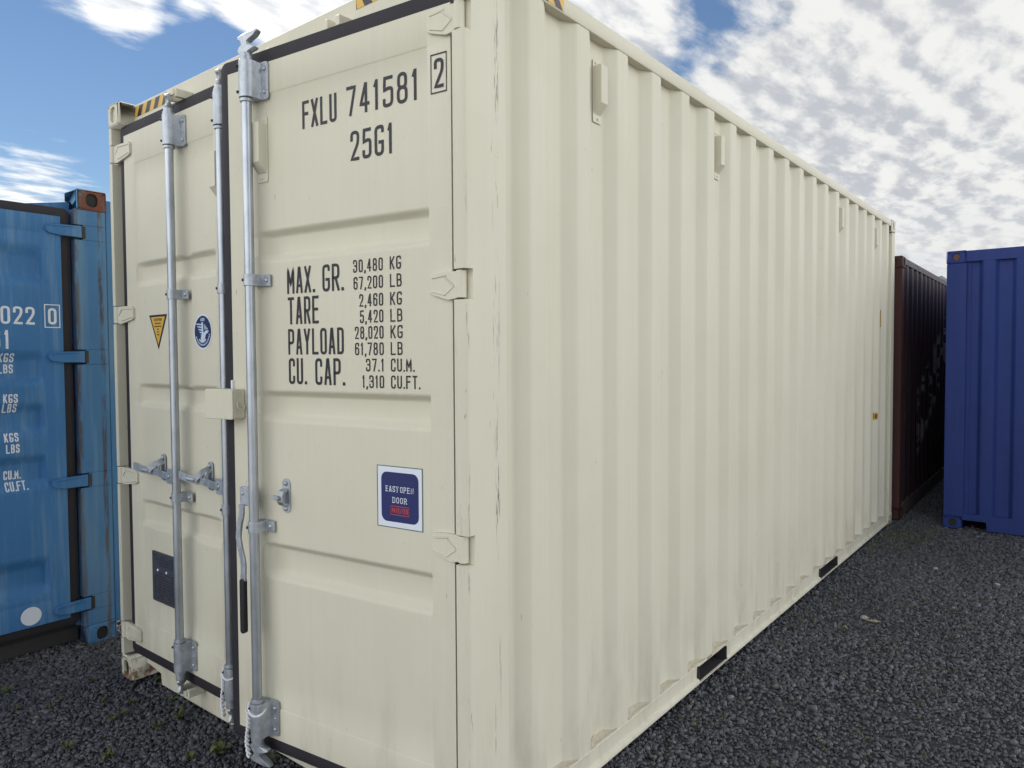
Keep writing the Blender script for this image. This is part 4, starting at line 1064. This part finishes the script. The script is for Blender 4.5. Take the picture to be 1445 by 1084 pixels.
def stone_fn(t, b):
    ge = t.node('ShaderNodeNewGeometry'); rnd = ge.outputs['Random Per Island']
    n = t.noise(ge.outputs['Position'], 160, 3)
    c = t.mix(t.ramp(rnd, 0, .9, False), (.033, .034, .041), (.128, .131, .148)); c = t.mix(t.ramp(rnd, .965, .975), c, (.16, .15, .13)); c = t.mix(t.ramp(rnd, .992, .994), c, (.22, .21, .19))
    c = t.mix(t.math('MULTIPLY', n, .35), c, (.03, .03, .034))
    dust = t.ramp(t.noise(ge.outputs['Position'], 1.9, 5, .6), .48, .72)
    c = t.mix(t.math('MULTIPLY', dust, .30), c, (.085, .078, .066))
    t.l.new(c, b.inputs['Base Color']); t.put(b.inputs['Roughness'], t.math('ADD', .42, t.math('MULTIPLY', n, .35)))
    bump(t, b, n, .002, .5)
M['stone'] = mat('crushed dark stone', stone_fn)
bm = bmesh.new(); bmesh.ops.create_icosphere(bm, subdivisions=1, radius=1); ico = np.array([v.co[:] for v in bm.verts]); icf = np.array([[v.index for v in f.verts] for f in bm.faces]); bm.free()
NV_ = len(ico)
def to_cam(p):
    d = p-np.array(CAM); return d @ np.array(r2), d @ np.array(u2), d @ np.array(fw)
def scatter(count, xr, yr, keep):
    x = rng.uniform(*xr, count); y = rng.uniform(*yr, count); p = np.stack([x, y, gzi(x, y)], 1); return p[keep(p)]
def vis(p, mgn):
    a, b_, c = to_cam(p); c = np.maximum(c, .05); return (to_cam(p)[2] > .2) & (np.abs(a/c) < .72+mgn) & (b_/c > -.54-mgn)
def free(p):
    x, y = p[:, 0], p[:, 1]
    inside = (x > .25) & (x < W-.20) & (y > .30) & (y < L)
    inside |= (x < -.85) & (y > -2.1) & (y < .22) & (y < 9)
    inside |= (x > 2.95) & (y > 6.35); inside |= (x < 2.30) & (y > 6.2)
    return ~inside
parts = []
for cnt, xr, yr, k in ((150000, (2.1, 6.2), (-1.3, 6.6), 1), (110000, (-2.4, 2.5), (-2.0, 1.2), 1), (15000, (2.2, 3.1), (6.0, 12), 1)):
    parts.append(scatter(cnt, xr, yr, lambda p: vis(p, .14) & free(p)))
pp = np.concatenate(parts); n_s = len(pp); print('stones', n_s)
dist = np.linalg.norm(pp-np.array(CAM), axis=1)
big = np.sin(pp[:, 0]*2.1+1.3*np.sin(pp[:, 1]*1.7))*np.sin(pp[:, 1]*1.9+.8*np.sin(pp[:, 0]*2.7))
size = (rng.gamma(5, .00115, n_s)+.0030)*(1+.22*big); size = np.minimum(size, .018)*np.where(dist > 5.5, 1.15, 1.0)
sc3 = np.stack([size*rng.uniform(.75, 1.35, n_s), size*rng.uniform(.6, 1.1, n_s), size*rng.uniform(.35, .70, n_s)], 1)
q = rng.normal(size=(n_s, 4)); q[:, 1:3] *= .55; q /= np.linalg.norm(q, axis=1)[:, None]; w_, x_, y_, z__ = q.T
Rm = np.stack([np.stack([1-2*(y_*y_+z__*z__), 2*(x_*y_-z__*w_), 2*(x_*z__+y_*w_)], 1), np.stack([2*(x_*y_+z__*w_), 1-2*(x_*x_+z__*z__), 2*(y_*z__-x_*w_)], 1), np.stack([2*(x_*z__-y_*w_), 2*(y_*z__+x_*w_), 1-2*(x_*x_+y_*y_)], 1)], 1)
V = ico[None]*(1+rng.uniform(-.26, .26, (n_s, NV_, 1)))
V = np.einsum('nij,nkj->nki', Rm, V*sc3[:, None, :])+pp[:, None, :]
V[:, :, 2] += (size*rng.uniform(.0, .5, n_s)+rng.uniform(0, .004, n_s))[:, None]
me = bpy.data.meshes.new('gravel'); me.vertices.add(n_s*NV_); me.vertices.foreach_set('co', V.reshape(-1).astype(np.float32))
F = (icf[None]+(np.arange(n_s)*NV_)[:, None, None]).reshape(-1, 3); nf = len(F)
me.loops.add(nf*3); me.loops.foreach_set('vertex_index', F.reshape(-1).astype(np.int32)); me.polygons.add(nf); me.polygons.foreach_set('loop_start', np.arange(0, nf*3, 3, dtype=np.int32))
me.update(); me.validate(); me.materials.append(M['stone'])
gr = bpy.data.objects.new('gravel', me); COL.objects.link(gr); tag(gr, 'loose crushed dark stone covering the yard between the containers', 'gravel', kind='stuff')

# weeds
def weed_fn(t, b):
    ge = t.node('ShaderNodeNewGeometry'); n = t.ramp(ge.outputs['Random Per Island'], 0, 1, False)
    t.l.new(t.mix(n, (.030, .052, .014), (.095, .12, .028)), b.inputs['Base Color']); b.inputs['Roughness'].default_value = .6
M['weed'] = mat('weed green', weed_fn)
M['leaf_dry'] = plain('dry leaf', (.30, .26, .17), .8, var=.3, sc=60)
M['stone_pale'] = plain('pale stone', (.34, .33, .30), .7, var=.2, sc=60)
def blade(mb, c, a, ln, wd, lift, droop):
    d = Vector((math.cos(a), math.sin(a), 0)); s = Vector((-d.y, d.x, 0)); vs = []
    for i in range(5):
        t = i/4; p = Vector(c)+d*ln*t+Vector((0, 0, lift*math.sin(t*math.pi*droop))); w__ = wd*(math.sin(math.pi*min(.97, .12+.86*t))**.8)*(1 if i < 4 else .15)
        vs += [p-s*w__+Vector((0, 0, .002)), p+s*w__+Vector((0, 0, .002))]
    mb.add(vs, [(2*i, 2*i+1, 2*i+3, 2*i+2) for i in range(4)])
def weed(x, y, r, n, label, wd=.16, up_=.6, group=None):
    r *= .74
    mb = MB(); z = float(gzi(np.array([x]), 0)[0])+.010
    for i in range(n): blade(mb, (x+random.uniform(-.15, .15)*r, y+random.uniform(-.15, .15)*r, z), i*2.4+random.uniform(-.4, .4), r*random.uniform(.6, 1.1), r*wd*random.uniform(.7, 1.2), r*up_*random.uniform(.4, 1.1), random.uniform(.55, .85))
    o = mb.build('weed', M['weed'], None, smooth=60); tag(o, label, 'weed', group); return o
wg = 'weeds sprouting in the gravel before the doors'
small = 'tiny green weed sprouting in the dark gravel left of the cream doors'
weed(.690, -.030, .075, 16, 'largest spiky green weed in the gravel just before the cream left door', .08, .9, wg)
weed(.774, -.366, .060, 15, 'bright yellow-green weed tuft at the bottom left edge of the gravel', .13, .6, wg)
weed(1.104, -.060, .070, 9, 'broad-leaved weed with pale oval leaves by the doorstep of the cream container', .26, .7, wg)
weed(.255, .115, .075, 12, 'leafy weed growing in the notch of the sill beside the left foot casting', .20, .7, wg)
weed(1.330, .020, .055, 14, 'grassy weed under the hanging foot of the swung-out locking bar', .09, .8, wg)
for x, y, r in ((.003, -.451, .05), (-.253, -.424, .06), (.101, -.358, .045), (.23, -.171, .05), (.459, -.224, .045), (.455, -.17, .045), (.352, -.094, .04), (.686, -.127, .05), (.563, -.442, .055), (1.05, -.166, .05), (.487, .036, .045), (.05, -.29, .03), (-.05, -.10, .045), (-.20, .02, .04)):
    weed(x, y, r, random.randint(7, 11), small, .13, .6, wg)
# low grass along the far corner: one countless patch
mb = MB()
for i in range(520):
    x = 2.62+random.gauss(0, .16); y = 5.45+random.gauss(0, .40)
    if x < 2.46: continue
    blade(mb, (x, y, float(gzi(np.array([x]), 0)[0])+.012), random.uniform(0, 6.28), random.uniform(.015, .045), .0035, random.uniform(.008, .03), .7)
for i in range(120):
    x = random.uniform(2.48, 3.4); y = random.uniform(.9, 5.0)
    for k in range(random.randint(2, 5)): blade(mb, (x+random.uniform(-.02, .02), y+random.uniform(-.02, .02), float(gzi(np.array([x]), 0)[0])+.012), random.uniform(0, 6.28), random.uniform(.012, .030), .003, random.uniform(.006, .018), .7)
tag(mb.build('grass', M['weed'], None, smooth=60), 'sparse low grass and moss in the gravel beside the cream container', 'grass', kind='stuff')
def leaf_obj(x, y, r, a, label, name='dry_leaf'):
    mb = MB(); z = float(gzi(np.array([x]), 0)[0])+.020
    n = 9; d = Vector((math.cos(a), math.sin(a), 0)); s = Vector((-d.y, d.x, 0)); vs = []
    for i in range(n):
        t = i/(n-1); w__ = r*.42*math.sin(math.pi*t)**.7+.001; p = Vector((x, y, z))+d*r*(t-.5)*2
        vs += [p-s*w__+Vector((0, 0, .010*random.random())), p+Vector((0, 0, .002)), p+s*w__+Vector((0, 0, .012*random.random()))]
    mb.add(vs, [(3*i+k, 3*i+k+1, 3*i+k+4, 3*i+k+3) for i in range(n-1) for k in (0, 1)])
    tag(mb.build(name, M['leaf_dry'], None, smooth=60, solid=.0008), label, 'leaf')
leaf_obj(2.905, 3.135, .042, .5, 'curled pale dry leaf lying on the gravel beside the cream wall')
leaf_obj(2.79, 2.93, .022, 2.2, 'small tan leaf fragment on the gravel in front of the curled leaf')
def pebble(x, y, r, label):
    mb = MB(); z = float(gzi(np.array([x]), 0)[0])+.014
    mb.add([(x+r*p[0]*1.25, y+r*p[1]*.9, z+r*p[2]*.6) for p in ico*(1+rng.uniform(-.2, .2, (NV_, 1)))], [tuple(f) for f in icf.tolist()])
    tag(mb.build('pale_stone', M['stone_pale'], None, smooth=0), label, 'stone', 'pale stones among the dark gravel')
pebble(2.84, 3.19, .022, 'pale stone next to the curled dry leaf on the gravel')
pebble(3.02, 4.62, .020, 'whitish stone on the dark gravel before the navy container')
pebble(3.42, 4.45, .018, 'whitish stone in the gravel near the right edge of the view')

# ================================================================== HILLS far away
mb = MB(); n = 90
top = []; base = []
for i in range(n):
    a = R(-75+150*i/(n-1)); dd = 620; hgt = 28+24*math.exp(-((math.degrees(a)+8)/9)**2)+8*math.sin(i*.7)+6*math.sin(i*1.9+1)
    base.append((dd*math.sin(a)*.8, dd*math.cos(a)*.8, -2)); top.append((dd*math.sin(a), dd*math.cos(a), hgt))
back_ = [(p[0]*1.35, p[1]*1.35, -2) for p in top]
mb.add(base+top+back_, [(r_*n+i, r_*n+i+1, (r_+1)*n+i+1, (r_+1)*n+i) for r_ in range(2) for i in range(n-1)])
M['hill'] = plain('hill green', (.07, .10, .12), .9, var=.3, sc=.02)
tag(mb.build('hills', M['hill'], None, smooth=80), kind='structure')
